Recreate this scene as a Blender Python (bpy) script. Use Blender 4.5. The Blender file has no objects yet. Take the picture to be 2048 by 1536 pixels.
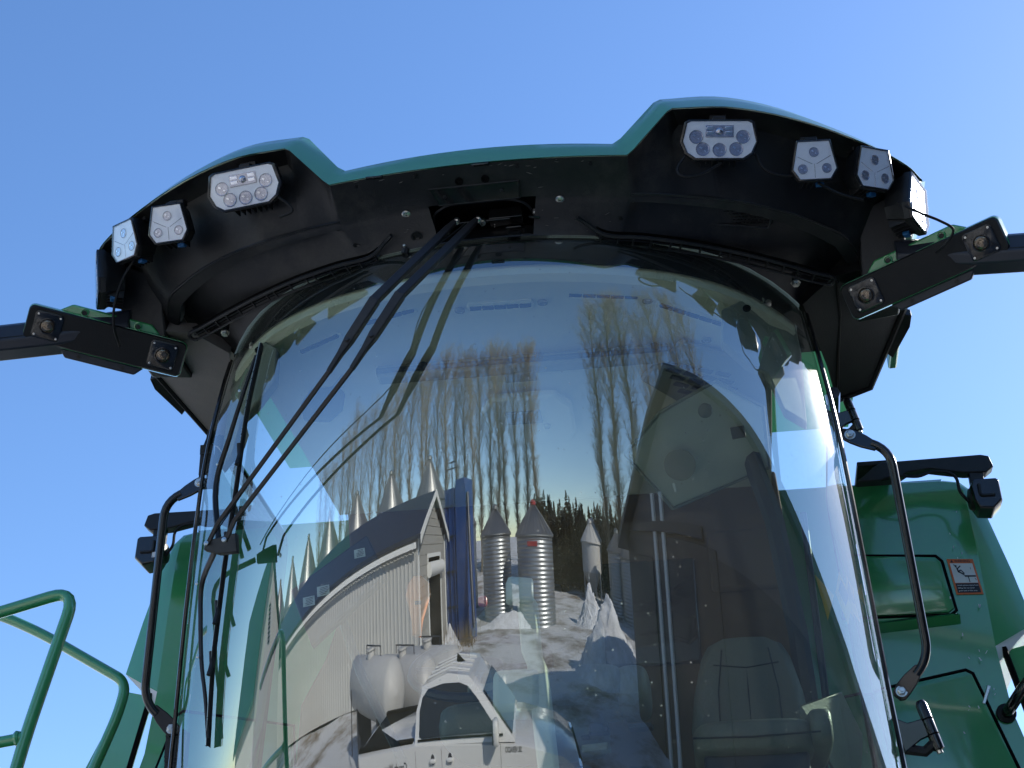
import bpy, bmesh, math, random
import numpy as np
from mathutils import Vector, Matrix, Euler, noise
R = math.radians
random.seed(7)
scene = bpy.context.scene
col = scene.collection
EYE = 1.45                       # eye height above the ground; combine coordinates below are given relative to it

# ------------------------------------------------------------------ camera
cam = bpy.data.cameras.new('camera'); camo = bpy.data.objects.new('camera', cam); col.objects.link(camo)
cam.sensor_width = 36; cam.lens = 36 * 2900 / 2048; cam.clip_start = .05; cam.clip_end = 3000
_p, _y = R(31.6447), R(-8.71619)
_F = Vector((math.sin(_y) * math.cos(_p), math.cos(_y) * math.cos(_p), math.sin(_p)))
_Rt = Vector((math.cos(_y), -math.sin(_y), 0)); _U = _Rt.cross(_F)
camo.matrix_world = Matrix.Translation((0.59384, 0, EYE)) @ Matrix((_Rt, _U, -_F)).transposed().to_4x4()
scene.camera = camo
# ------------------------------------------------------------------ light
SUN_AZ, SUN_EL = R(47), R(32)    # azimuth measured from +Y towards +X
sd = Vector((math.sin(SUN_AZ) * math.cos(SUN_EL), math.cos(SUN_AZ) * math.cos(SUN_EL), math.sin(SUN_EL)))
w = bpy.data.worlds.new("World"); scene.world = w; w.use_nodes = True
nt = w.node_tree; bg = nt.nodes['Background']; sk = nt.nodes.new('ShaderNodeTexSky')
sk.sky_type = 'NISHITA'; sk.sun_disc = False; sk.sun_elevation = SUN_EL; sk.sun_rotation = SUN_AZ
sk.altitude = 400; sk.air_density = 1.0; sk.dust_density = .35; sk.ozone_density = 2.2
hs_ = nt.nodes.new('ShaderNodeHueSaturation'); hs_.inputs['Saturation'].default_value = 1.17; hs_.inputs['Hue'].default_value = .505; nt.links.new(sk.outputs[0], hs_.inputs['Color'])
nt.links.new(hs_.outputs[0], bg.inputs[0]); bg.inputs[1].default_value = .15
sl = bpy.data.lights.new('sun', 'SUN'); sl.energy = 4.0; sl.angle = R(.53); sl.color = (1, .955, .88)
so = bpy.data.objects.new('sun', sl); col.objects.link(so)
so.rotation_euler = sd.to_track_quat('Z', 'Y').to_euler(); so.location = sd * 50
vs = scene.view_settings; vs.view_transform = 'Standard'; vs.look = 'None'; vs.gamma = 1; vs.use_curve_mapping = False; vs.exposure = 0.77
scene.render.engine = 'CYCLES'
scene.cycles.max_bounces = 10; scene.cycles.transparent_max_bounces = 16; scene.cycles.glossy_bounces = 5
scene.cycles.caustics_reflective = False; scene.cycles.caustics_refractive = False

# ------------------------------------------------------------------ materials
def newmat(name):
    m = bpy.data.materials.new(name); m.use_nodes = True
    return m, m.node_tree, m.node_tree.nodes['Principled BSDF']
def nd(t, typ, **kw):
    n = t.nodes.new(typ)
    for k, v in kw.items(): setattr(n, k, v)
    return n
def mat(name, c, rough=.5, metal=0, spec=.5, coat=0, var=.15, scale=6, bump=0, bscale=200, c2=None, dust=0, em=None):
    m, t, b = newmat(name); L = t.links.new
    b.inputs['Metallic'].default_value = metal
    b.inputs['Specular IOR Level'].default_value = spec
    b.inputs['Coat Weight'].default_value = coat; b.inputs['Coat Roughness'].default_value = .06
    tc = nd(t, 'ShaderNodeTexCoord')
    nz = nd(t, 'ShaderNodeTexNoise'); nz.inputs['Scale'].default_value = scale; nz.inputs['Detail'].default_value = 6
    nz.inputs['Roughness'].default_value = .65
    L(tc.outputs['Object'], nz.inputs['Vector'])
    mx = nd(t, 'ShaderNodeMix', data_type='RGBA')
    a = [x * (1 - var) for x in c]; bb = [min(1, x * (1 + var)) for x in c] if c2 is None else c2
    mx.inputs['A'].default_value = (*a, 1); mx.inputs['B'].default_value = (*bb, 1)
    L(nz.outputs['Fac'], mx.inputs['Factor'])
    outc = mx.outputs['Result']
    mr = nd(t, 'ShaderNodeMapRange'); mr.inputs['To Min'].default_value = max(0, rough * .8); mr.inputs['To Max'].default_value = min(1, rough * 1.25)
    L(nz.outputs['Fac'], mr.inputs['Value']); outr = mr.outputs['Result']
    if dust:
        n2 = nd(t, 'ShaderNodeTexNoise'); n2.inputs['Scale'].default_value = 3.1; n2.inputs['Detail'].default_value = 9; n2.inputs['Roughness'].default_value = .75
        L(tc.outputs['Object'], n2.inputs['Vector'])
        r2 = nd(t, 'ShaderNodeMapRange'); r2.inputs['From Min'].default_value = .5; r2.inputs['From Max'].default_value = .8; r2.inputs['To Max'].default_value = dust
        L(n2.outputs['Fac'], r2.inputs['Value'])
        m2 = nd(t, 'ShaderNodeMix', data_type='RGBA'); L(r2.outputs['Result'], m2.inputs['Factor']); L(outc, m2.inputs['A'])
        m2.inputs['B'].default_value = (.30, .27, .23, 1); outc = m2.outputs['Result']
        m3 = nd(t, 'ShaderNodeMath', operation='ADD', use_clamp=True); L(outr, m3.inputs[0]); L(r2.outputs['Result'], m3.inputs[1]); outr = m3.outputs[0]
    L(outc, b.inputs['Base Color']); L(outr, b.inputs['Roughness'])
    if bump:
        nb = nd(t, 'ShaderNodeTexNoise'); nb.inputs['Scale'].default_value = bscale; nb.inputs['Detail'].default_value = 3
        L(tc.outputs['Object'], nb.inputs['Vector'])
        bp = nd(t, 'ShaderNodeBump'); bp.inputs['Strength'].default_value = bump; bp.inputs['Distance'].default_value = .01
        L(nb.outputs['Fac'], bp.inputs['Height']); L(bp.outputs[0], b.inputs['Normal'])
    return m
M = {}
M['green'] = mat('green_paint', (.048, .33, .105), .2, spec=.8, coat=1.0, var=.08, scale=2, dust=.10)
M['green_roof'] = mat('green_roof_plastic', (.045, .27, .12), .36, spec=1.0, coat=1.0, var=.08, scale=3, dust=.12)
M['black'] = mat('black_moulded_plastic', (.010, .0103, .011), .42, spec=.4, var=.35, scale=9, bump=.10, bscale=260, dust=.15)
M['black_gloss'] = mat('black_gloss_paint', (.008, .008, .009), .18, spec=.5, coat=.3, var=.2, dust=.06)
M['dusty'] = mat('dusty_black_plastic', (.16, .15, .14), .6, spec=.3, var=.4, scale=5, bump=.15, bscale=160, dust=.45)
M['black_clean'] = mat('black_clean_plastic', (.007, .0075, .008), .5, spec=.3, var=.3, scale=9, bump=.10, bscale=260)
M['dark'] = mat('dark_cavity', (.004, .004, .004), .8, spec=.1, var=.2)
M['steelblue'] = mat('blue_black_arm_paint_and_tab_shade', (.018, .022, .034), .38, spec=.5, var=.15, dust=.08)
M['wiper'] = mat('wiper_arm_black', (.022, .019, .018), .42, spec=.5, var=.15, dust=.12)
M['rubber'] = mat('rubber', (.010, .010, .010), .6, spec=.3, bump=.1)
M['zinc'] = mat('zinc_steel', (.62, .61, .56), .28, metal=1, var=.2, scale=60)
M['chrome'] = mat('chrome_reflector', (.86, .87, .90), .10, metal=1, var=.05)
M['lampsilver'] = mat('lamp_silver_reflector', (.96, .98, 1.0), .30, metal=.12, spec=.6, var=.04, coat=.3)
M['lampdark'] = mat('lamp_dark_optic', (.48, .48, .54), .18, metal=.9, var=.3, scale=120)
M['bronze'] = mat('camera_lens_amber', (.12, .085, .05), .15, metal=.6, spec=.8, coat=1, var=.3, scale=80)
M['beige'] = mat('beige_headliner', (.62, .59, .48), .85, spec=.15, var=.08, scale=4, bump=.15, bscale=220)
M['beige_dk'] = mat('grey_beige_trim', (.22, .22, .18), .7, spec=.2, var=.12, scale=5, bump=.15, bscale=220)
M['leather'] = mat('grey_beige_leather', (.17, .17, .145), .42, spec=.4, var=.12, scale=8, bump=.25, bscale=120)
M['console'] = mat('pale_console_plastic', (.56, .55, .47), .6, spec=.3, var=.08, scale=8, bump=.15, bscale=220)
M['brown'] = mat('brown_rear_trim', (.13, .080, .045), .8, spec=.2, var=.4, scale=2)
M['screen'] = mat('monitor_back_plastic', (.016, .022, .038), .4, spec=.4, var=.1)
M['orange'] = mat('orange_plastic', (.90, .24, .05), .4, spec=.4, var=.08)
M['red'] = mat('red_plastic', (.60, .02, .04), .4, var=.1)
M['reddull'] = mat('faded_red', (.30, .03, .03), .6, var=.2)
M['white'] = mat('white_plastic', (.78, .78, .76), .45, var=.04)
M['label_white'] = mat('label_white', (.72, .73, .72), .5, var=.03)
M['label_orange'] = mat('label_orange', (.75, .17, .045), .5, var=.03)
M['label_dark'] = mat('label_dark_ink', (.012, .014, .025), .5, var=.05)
M['label_yellow'] = mat('label_yellow', (.70, .50, .03), .5, var=.05)
M['blue_clip'] = mat('blue_connector_clip', (.012, .11, .28), .4, var=.1)
# yard
M['truck'] = mat('white_truck_paint', (.68, .67, .65), .2, spec=.5, coat=.7, var=.03, dust=.05)
M['truckglass'] = mat('truck_dark_glass', (.012, .014, .014), .05, spec=.8, var=.1)
M['galv'] = mat('galvanised_steel', (.40, .41, .41), .36, metal=.85, var=.15, scale=3)
M['galvroof'] = mat('galvanised_roof', (.30, .30, .29), .38, metal=.8, var=.2, scale=3)
M['green_roof'].node_tree.nodes['Principled BSDF'].inputs['Coat Roughness'].default_value = .22
M['green_roof'].node_tree.nodes['Principled BSDF'].inputs['Coat IOR'].default_value = 1.9
M['roofdark'] = mat('charcoal_roof_sheet', (.035, .040, .055), .35, metal=.2, var=.15, scale=2)
M['annexroof'] = mat('dark_teal_roof_sheet', (.015, .06, .055), .4, var=.1)
M['walllight'] = mat('pale_wall_sheet', (.46, .455, .43), .55, var=.06, scale=1.5, dust=.1)
M['siding'] = mat('grey_siding', (.33, .32, .29), .7, var=.15, scale=3, bump=.2, bscale=60)
M['whitetrim'] = mat('white_trim', (.75, .74, .70), .5, var=.04)
M['bluesteel'] = mat('blue_dryer_paint', (.015, .060, .21), .4, var=.2, scale=2, dust=.2)
M['shedgrey'] = mat('grey_shed_wall', (.10, .10, .112), .6, var=.1, scale=1)
M['tankwhite'] = mat('white_tank', (.48, .47, .45), .45, var=.12, dust=.35)
M['bark'] = mat('poplar_bark', (.29, .255, .185), .85, var=.3, scale=3, c2=(.19, .155, .11))
M['conifer'] = mat('conifer_needles', (.030, .034, .014), .85, var=.5, scale=4, c2=(.075, .062, .025))
M['grass'] = mat('dry_grass', (.20, .15, .07), .9, var=.4, scale=5)
M['tyre'] = mat('tyre_rubber', (.018, .018, .018), .8, var=.3, bump=.3, bscale=40)
M['yellow'] = mat('yellow_rim_paint', (.75, .52, .02), .35, var=.1)

def snowmat(name, tracks):
    m, t, b = newmat(name); L = t.links.new
    tc = nd(t, 'ShaderNodeTexCoord'); nz = nd(t, 'ShaderNodeTexNoise'); nz.inputs['Scale'].default_value = .35 if tracks else 2.5
    nz.inputs['Detail'].default_value = 9; nz.inputs['Roughness'].default_value = .7; L(tc.outputs['Object'], nz.inputs['Vector'])
    cr = nd(t, 'ShaderNodeValToRGB'); e = cr.color_ramp.elements
    if tracks:
        e[0].position = .36; e[0].color = (.22, .17, .125, 1); e[1].position = .53; e[1].color = (.74, .735, .73, 1)
        e2 = cr.color_ramp.elements.new(.45); e2.color = (.50, .47, .43, 1)
    else:
        e[0].position = .25; e[0].color = (.55, .54, .53, 1); e[1].position = .6; e[1].color = (.84, .85, .87, 1)
    L(nz.outputs['Fac'], cr.inputs[0]); L(cr.outputs[0], b.inputs['Base Color'])
    b.inputs['Roughness'].default_value = .65; b.inputs['Specular IOR Level'].default_value = .3
    wv = nd(t, 'ShaderNodeTexNoise'); wv.inputs['Scale'].default_value = 6 if tracks else 5; wv.inputs['Detail'].default_value = 8; wv.inputs['Roughness'].default_value = .7
    L(tc.outputs['Object'], wv.inputs['Vector'])
    bp = nd(t, 'ShaderNodeBump'); bp.inputs['Strength'].default_value = .9; bp.inputs['Distance'].default_value = .12
    L(wv.outputs['Fac'], bp.inputs['Height']); L(bp.outputs[0], b.inputs['Normal'])
    return m
M['snowground'] = snowmat('packed_dirty_snow', True); M['snow'] = snowmat('piled_snow', False)

def glassmat(name, tint, ior, rough=0.0, dusty=0.0):
    m, t, b = newmat(name); L = t.links.new; t.nodes.remove(b)
    out = t.nodes['Material Output']
    fr = nd(t, 'ShaderNodeFresnel'); fr.inputs['IOR'].default_value = ior
    tr = nd(t, 'ShaderNodeBsdfTransparent'); tr.inputs[0].default_value = (*tint, 1)
    gl = nd(t, 'ShaderNodeBsdfGlossy'); gl.inputs['Roughness'].default_value = rough; gl.inputs[0].default_value = (.98, 1, .98, 1)
    mx = nd(t, 'ShaderNodeMixShader'); ge = nd(t, 'ShaderNodeNewGeometry'); im = nd(t, 'ShaderNodeMath', operation='SUBTRACT'); im.inputs[0].default_value = 1; L(ge.outputs['Backfacing'], im.inputs[1]); fm = nd(t, 'ShaderNodeMath', operation='MULTIPLY'); L(fr.outputs[0], fm.inputs[0]); L(im.outputs[0], fm.inputs[1]); L(fm.outputs[0], mx.inputs[0]); L(tr.outputs[0], mx.inputs[1]); L(gl.outputs[0], mx.inputs[2])
    last = mx.outputs[0]
    if dusty:
        tc = nd(t, 'ShaderNodeTexCoord'); n1 = nd(t, 'ShaderNodeTexNoise'); n1.inputs['Scale'].default_value = 4; n1.inputs['Detail'].default_value = 8; n1.inputs['Roughness'].default_value = .8
        L(tc.outputs['Object'], n1.inputs['Vector'])
        v = nd(t, 'ShaderNodeTexVoronoi'); v.inputs['Scale'].default_value = 34; L(tc.outputs['Object'], v.inputs['Vector'])
        lt = nd(t, 'ShaderNodeMapRange'); lt.inputs['From Min'].default_value = .05; lt.inputs['From Max'].default_value = .13; lt.inputs['To Min'].default_value = .6; lt.inputs['To Max'].default_value = 0
        L(v.outputs['Distance'], lt.inputs['Value'])
        gate = nd(t, 'ShaderNodeMapRange'); gate.inputs['From Min'].default_value = .46; gate.inputs['From Max'].default_value = .60
        L(n1.outputs['Fac'], gate.inputs['Value'])
        mu = nd(t, 'ShaderNodeMath', operation='MULTIPLY'); L(lt.outputs[0], mu.inputs[0]); L(gate.outputs[0], mu.inputs[1])
        r1 = nd(t, 'ShaderNodeMapRange'); r1.inputs['From Min'].default_value = .35; r1.inputs['From Max'].default_value = .8; r1.inputs['To Min'].default_value = dusty * .4; r1.inputs['To Max'].default_value = dusty * 2
        L(n1.outputs['Fac'], r1.inputs['Value'])
        ad = nd(t, 'ShaderNodeMath', operation='ADD', use_clamp=True); L(mu.outputs[0], ad.inputs[0]); L(r1.outputs[0], ad.inputs[1])
        sx = nd(t, 'ShaderNodeSeparateXYZ'); L(tc.outputs['Object'], sx.inputs[0])
        fl_ = nd(t, 'ShaderNodeMapRange', interpolation_type='SMOOTHSTEP'); fl_.inputs['From Min'].default_value = .66; fl_.inputs['From Max'].default_value = .98; fl_.inputs['To Max'].default_value = .17
        L(sx.outputs[0], fl_.inputs['Value']); n5 = nd(t, 'ShaderNodeTexNoise'); n5.inputs['Scale'].default_value = 60; n5.inputs['Detail'].default_value = 5; L(tc.outputs['Object'], n5.inputs['Vector'])
        mu5 = nd(t, 'ShaderNodeMath', operation='MULTIPLY'); L(fl_.outputs[0], mu5.inputs[0]); L(n5.outputs['Fac'], mu5.inputs[1])
        ad5 = nd(t, 'ShaderNodeMath', operation='ADD', use_clamp=True); L(ad.outputs[0], ad5.inputs[0]); L(mu5.outputs[0], ad5.inputs[1]); ad = ad5
        df = nd(t, 'ShaderNodeBsdfTranslucent'); df.inputs[0].default_value = (.75, .75, .68, 1)
        d2 = nd(t, 'ShaderNodeBsdfDiffuse'); d2.inputs[0].default_value = (.6, .6, .55, 1)
        md = nd(t, 'ShaderNodeMixShader'); L(df.outputs[0], md.inputs[1]); L(d2.outputs[0], md.inputs[2])
        gr_ = nd(t, 'ShaderNodeBsdfGlossy'); gr_.inputs['Roughness'].default_value = .22; mg_ = nd(t, 'ShaderNodeMixShader'); mg_.inputs[0].default_value = .35; L(md.outputs[0], mg_.inputs[1]); L(gr_.outputs[0], mg_.inputs[2]); md = mg_
        m2 = nd(t, 'ShaderNodeMixShader'); L(ad.outputs[0], m2.inputs[0]); L(last, m2.inputs[1]); L(md.outputs[0], m2.inputs[2]); last = m2.outputs[0]
    L(last, out.inputs[0])
    return m
M['windshield'] = glassmat('tinted_windshield_glass', (.86, .94, .86), 3.5, dusty=.034)
M['doorglass'] = glassmat('door_glass', (.78, .86, .80), 1.6)
M['edge'] = glassmat('glass_inner_face', (.985, .995, .985), 1.02)
M['lens'] = glassmat('clear_lamp_lens', (.95, .96, .98), 1.75)

# ------------------------------------------------------------------ mesh helpers
class MB:
    def __init__(s): s.v = []; s.f = []
    def add(s, vs, fs):
        o = len(s.v); s.v += [tuple(v) for v in vs]; s.f += [tuple(i + o for i in f) for f in fs]; return s
    def box(s, c, size, rot=None, taper=None):
        hx, hy, hz = [a / 2 for a in size]; P = [Vector((x * hx, y * hy, z * hz)) for x in (-1, 1) for y in (-1, 1) for z in (-1, 1)]
        if rot is not None:
            m = rot if isinstance(rot, Matrix) else Euler(rot).to_matrix(); P = [m @ p for p in P]
        P = [p + Vector(c) for p in P]
        return s.add(P, [(0, 1, 3, 2), (4, 6, 7, 5), (0, 4, 5, 1), (2, 3, 7, 6), (0, 2, 6, 4), (1, 5, 7, 3)])
    def tube(s, pts, r, n=8, cap=True, flat=None):
        pts = [Vector(p) for p in pts]; rings = []; rr = r if isinstance(r, (list, tuple)) else [r] * len(pts)
        up = None
        for i, p in enumerate(pts):
            d = ((pts[min(i + 1, len(pts) - 1)] - p).normalized() + (p - pts[max(i - 1, 0)]).normalized()).normalized()
            if up is None:
                a = Vector((0, 0, 1)) if abs(d.z) < .9 else Vector((1, 0, 0)); up = (a - d * a.dot(d)).normalized()
            else: up = (up - d * up.dot(d)).normalized()
            sd_ = d.cross(up); rx = rr[i]; ry = rr[i] if flat is None else flat[i]
            rings.append([p + up * math.cos(2 * math.pi * k / n) * rx + sd_ * math.sin(2 * math.pi * k / n) * ry for k in range(n)])
        V = [q for rg in rings for q in rg]; Fc = []
        for i in range(len(pts) - 1):
            for k in range(n): Fc.append((i * n + k, i * n + (k + 1) % n, (i + 1) * n + (k + 1) % n, (i + 1) * n + k))
        if cap: Fc.append(tuple(range(n))[::-1]); Fc.append(tuple((len(pts) - 1) * n + k for k in range(n)))
        return s.add(V, Fc)
    def prism(s, poly, vec):
        poly = [Vector(p) for p in poly]; v = Vector(vec); n = len(poly)
        return s.add(poly + [p + v for p in poly], [tuple(range(n)), tuple(range(2 * n - 1, n - 1, -1))] + [(k, (k + 1) % n, n + (k + 1) % n, n + k) for k in range(n)])
    def loft(s, rows, closed=False, caps=False):
        n = len(rows[0]); V = [p for r in rows for p in r]; Fc = []
        for i in range(len(rows) - 1):
            for k in range(n if closed else n - 1): Fc.append((i * n + k, i * n + (k + 1) % n, (i + 1) * n + (k + 1) % n, (i + 1) * n + k))
        if caps: Fc.append(tuple(range(n))); Fc.append(tuple((len(rows) - 1) * n + k for k in range(n))[::-1])
        return s.add(V, Fc)
    def lathe(s, prof, c=(0, 0, 0), n=24, axis='z', m=None):
        rows = []
        for r, h in prof:
            ring = []
            for k in range(n):
                a = 2 * math.pi * k / n; p = Vector((r * math.cos(a), r * math.sin(a), h))
                if axis == 'y': p = Vector((p.x, -p.z, p.y))
                if m is not None: p = m @ p
                ring.append(p + Vector(c))
            rows.append(ring)
        return s.loft(rows, closed=True, caps=True)
    def mesh(s, name):
        me = bpy.data.meshes.new(name); me.from_pydata([tuple(v) for v in s.v], [], s.f); me.validate(); me.update(); return me

def link(name, me, m=None, parent=None, loc=None, smooth=False, bevel=0, mats=None):
    o = bpy.data.objects.new(name, me); col.objects.link(o)
    if m: me.materials.append(M[m] if isinstance(m, str) else m)
    if smooth:
        me.polygons.foreach_set('use_smooth', [True] * len(me.polygons))
        if smooth != 2: me.set_sharp_from_angle(angle=R(38))
    if parent is not None: o.parent = parent
    if loc is not None: o.location = loc
    if bevel:
        b = o.modifiers.new('bevel', 'BEVEL'); b.width = bevel; b.segments = 2; b.limit_method = 'ANGLE'; b.angle_limit = R(35); b.harden_normals = False
        me.polygons.foreach_set('use_smooth', [True] * len(me.polygons)); me.set_sharp_from_angle(angle=R(30))
    return o
def fix(me):
    bm = bmesh.new(); bm.from_mesh(me); bmesh.ops.recalc_face_normals(bm, faces=bm.faces); bm.to_mesh(me); bm.free(); return me
def tag(o, label=None, cat=None, group=None, kind=None):
    if label: o['label'] = label
    if cat: o['category'] = cat
    if group: o['group'] = group
    if kind: o['kind'] = kind
    return o
def empty(name, loc, rz=0):
    o = bpy.data.objects.new(name, None); col.objects.link(o); o.location = loc; o.rotation_euler = (0, 0, rz); o.empty_display_size = .2; return o
def copy_tree(o, parent=None):
    c = o.copy(); col.objects.link(c); c.parent = parent
    for ch in list(o.children): copy_tree(ch, c)
    return c

# the combine: every part is given in eye-relative coordinates and stored relative to the machine's base
ROOT = Vector((0, 4.2, 0)); OFF = Vector((0, 0, EYE)) - ROOT
comb = empty('combine_harvester', ROOT)
tag(comb, 'green combine harvester seen from below its curved windshield and black lamp visor', 'combine harvester')
def part(name, mb, m, smooth=False, bevel=0, label=None, parent=None):
    me = mb.mesh(name)
    if parent is None: me.transform(Matrix.Translation(OFF)); parent = comb
    elif parent.get('_w'): me.transform(Matrix.Translation(OFF))
    fix(me)
    o = link(name, me, m, parent, smooth=smooth, bevel=bevel)
    if label: o['label'] = label
    return o
def subw(parent, name, mb, m, smooth=False, bevel=0, label=None):     # sub-part given in the same coordinates as its (untransformed) part
    me = mb.mesh(name); me.transform(Matrix.Translation(OFF)); fix(me)
    o = link(name, me, m, parent, smooth=smooth, bevel=bevel)
    if label: o['label'] = label
    return o
def framed(name, mb, m, Mx, parent=None, smooth=False, bevel=0, label=None):  # part with its own frame Mx
    me = fix(mb.mesh(name)); o = link(name, me, m, comb, smooth=smooth, bevel=bevel); o.matrix_local = Matrix.Translation(OFF) @ Mx
    if label: o['label'] = label
    return o
def subl(parent, name, mb, m, smooth=False, bevel=0, label=None):     # sub-part in its part's frame
    o = link(name, fix(mb.mesh(name)), m, parent, smooth=smooth, bevel=bevel)
    if label: o['label'] = label
    return o
def frame_of(c, yaw, pitch, roll=0):
    """local -Y faces out; yaw turns the face towards +X, pitch tips it down"""
    return Matrix.Translation(c) @ Matrix.Rotation(yaw, 4, 'Z') @ Matrix.Rotation(pitch, 4, 'X') @ Matrix.Rotation(roll, 4, 'Y')
def text_mesh(body, size, name, align='LEFT', spacing=1.0, ext=0.0):
    cu = bpy.data.curves.new(name, 'FONT'); cu.body = body; cu.size = size; cu.align_x = align; cu.extrude = ext; cu.space_line = spacing; cu.offset = size * .012
    o = bpy.data.objects.new(name, cu); col.objects.link(o)
    dg = bpy.context.evaluated_depsgraph_get(); me = bpy.data.meshes.new_from_object(o.evaluated_get(dg)); bpy.data.objects.remove(o)
    return me
def put_text(body, size, name, m, parent, Mx, align='LEFT', spacing=1.0):
    me = text_mesh(body, size, name, align, spacing); me.transform(Mx); me.materials.clear()
    return link(name, me, m, parent)
def smoothpts(pts, n=6):
    """Catmull-Rom through 3D points"""
    P = [Vector(p) for p in pts]; P = [P[0] * 2 - P[1]] + P + [P[-1] * 2 - P[-2]]; out = []
    for i in range(1, len(P) - 2):
        for k in range(n):
            t = k / n; a, b, c, d = P[i - 1:i + 3]
            out.append(.5 * ((2 * b) + (c - a) * t + (2 * a - 5 * b + 4 * c - d) * t * t + (3 * b - a - 3 * c + d) * t ** 3))
    return out + [P[-2]]
def bendpts(pts, r, n=5):
    """polyline with rounded corners"""
    P = [Vector(p) for p in pts]; out = [P[0]]
    for i in range(1, len(P) - 1):
        a = (P[i - 1] - P[i]); b = (P[i + 1] - P[i]); k = min(r, a.length * .45, b.length * .45)
        s = P[i] + a.normalized() * k; e = P[i] + b.normalized() * k
        for j in range(n + 1):
            t = j / n; out.append(s * (1 - t) ** 2 + P[i] * 2 * t * (1 - t) + e * t * t)
    return out + [P[-1]]
def sides(p, s): return Vector((p[0] * s, p[1], p[2]))

# ------------------------------------------------------------------ windshield surface: barrel shaped, leaning out at the top
_ZT = [2.60, 2.48, 2.35, 2.2, 2.0, 1.7, 1.4, 1.1, .8]; _TT = [-10.5, -8, -1.5, 4.0, 8.5, 12, 14.5, 16.5, 17.5]
_HZ = [.8, 1.1, 1.43, 2.18, 2.6]; _HW = [1.075, 1.06, 1.03, .97, .92]; _DD = [.57, .56, .545, .515, .49]
_zz = np.linspace(2.64, .5, 215); _tt = np.interp(-_zz, [-a for a in _ZT], _TT)
_yy = 3.362 + np.concatenate([[0], np.cumsum(np.tan(np.radians((_tt[1:] + _tt[:-1]) / 2)) * -np.diff(_zz))])
def G(u, z, off=0.0):
    def g(u, z):
        hw = float(np.interp(z, _HZ, _HW)); D = float(np.interp(z, _HZ, _DD)); yc = float(np.interp(-z, -_zz, _yy)); u2 = u * u
        return Vector((hw * u, yc + D * (.6 * u2 + .4 * u2 ** 3), z))
    p = g(u, z)
    if off:
        n = (g(u + .002, z) - g(u - .002, z)).cross(g(u, z + .005) - g(u, z - .005)).normalized(); p = p + n * off
    return p          # off > 0: outside the cab
def Gs(s, z, off=0.0): return G(math.sin(1.45 * s) / math.sin(1.45), z, off)

NU, NZ = 97, 74
us = [math.sin(t * 1.45) / math.sin(1.45) for t in np.linspace(-1, 1, NU)]; zs = list(np.linspace(.62, 2.60, NZ))
me = MB().loft([[G(u, z) for u in us] for z in zs]).mesh('windshield'); me.transform(Matrix.Translation(OFF))
nf = len(me.polygons)
bm = bmesh.new(); bm.from_mesh(me); bmesh.ops.recalc_face_normals(bm, faces=bm.faces)
bm.faces.ensure_lookup_table()
if bm.faces[len(bm.faces) // 2].normal.y > 0: bmesh.ops.reverse_faces(bm, faces=bm.faces)
bm.to_mesh(me); bm.free()
ws = link('windshield', me, 'windshield', comb, smooth=2); me.materials.append(M['edge'])
sm = ws.modifiers.new('thickness', 'SOLIDIFY'); sm.thickness = .006; sm.offset = -1; sm.material_offset = 1; sm.material_offset_rim = 1
# black ceramic band along the top of the glass, just inside it
fb = MB(); fb.loft([[G(u, z, -.009) for u in us] for z in (2.49, 2.52, 2.56, 2.60)])
fo = subw(ws, 'frit_band', fb, 'black_gloss', smooth=2)

# ------------------------------------------------------------------ roof: green fascia, black underside
def tri(a, b, t): return a + (b - a) * t
# stations from the centre outwards: fascia lower edge, fascia top edge, lip, top of glass
CX = [0, .06, .12, .18, .24, .30, .36, .41]
LO = [(x, 3.165 + .11 * x * x, 2.732 - .052 * x * x) for x in CX] + [(.436, 3.186, 2.722), (.455, 3.184, 2.738), (.558, 3.160, 2.846), (.575, 3.159, 2.856), (.724, 3.182, 2.862), (.866, 3.234, 2.861), (1.009, 3.303, 2.850), (1.152, 3.380, 2.822), (1.245, 3.440, 2.792), (1.283, 3.480, 2.772)]
TP = [(x * .93, 3.180 + .15 * (x * .93) ** 2, 2.797 - .09 * (x * .93) ** 2) for x in CX] + [(.396, 3.203, 2.783), (.420, 3.202, 2.800), (.520, 3.212, 2.932), (.540, 3.213, 2.943), (.700, 3.232, 2.950), (.850, 3.282, 2.942), (1.000, 3.352, 2.915), (1.150, 3.432, 2.872), (1.255, 3.492, 2.826), (1.300, 3.535, 2.795)]
LIP = [(x, 3.285 + .16 * x * x, 2.69 - .05 * x * x) for x in CX] + [(.437, 3.316, 2.68), (.47, 3.32, 2.679), (.54, 3.329, 2.675), (.605, 3.34, 2.67), (.70, 3.362, 2.665), (.79, 3.392, 2.66), (.90, 3.444, 2.652), (.99, 3.508, 2.646), (1.053, 3.566, 2.643), (1.100, 3.68, 2.64)]
GU = [x / .437 * .42 for x in CX] + [.42, .46, .52, .58, .66, .74, .83, .90, .955, 1.0]
def both(rows):
    """mirror every row (lists ordered from the centre out) to a full-width row"""
    return [[sides(p, -1) for p in reversed(r[1:])] + [Vector(p) for p in r] for r in rows]
def dens(r, k=4):
    out = []
    for i in range(len(r) - 1):
        for j in range(k): out.append(Vector(r[i]).lerp(Vector(r[i + 1]), j / k))
    return out + [Vector(r[-1])]
def sm3(r, a=11):            # smooth only the outer arc, keep the notch crisp
    return [Vector(p) for p in r[:a]] + smoothpts(r[a:], 4)
LOs, TPs = sm3(LO), sm3(TP)
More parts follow.
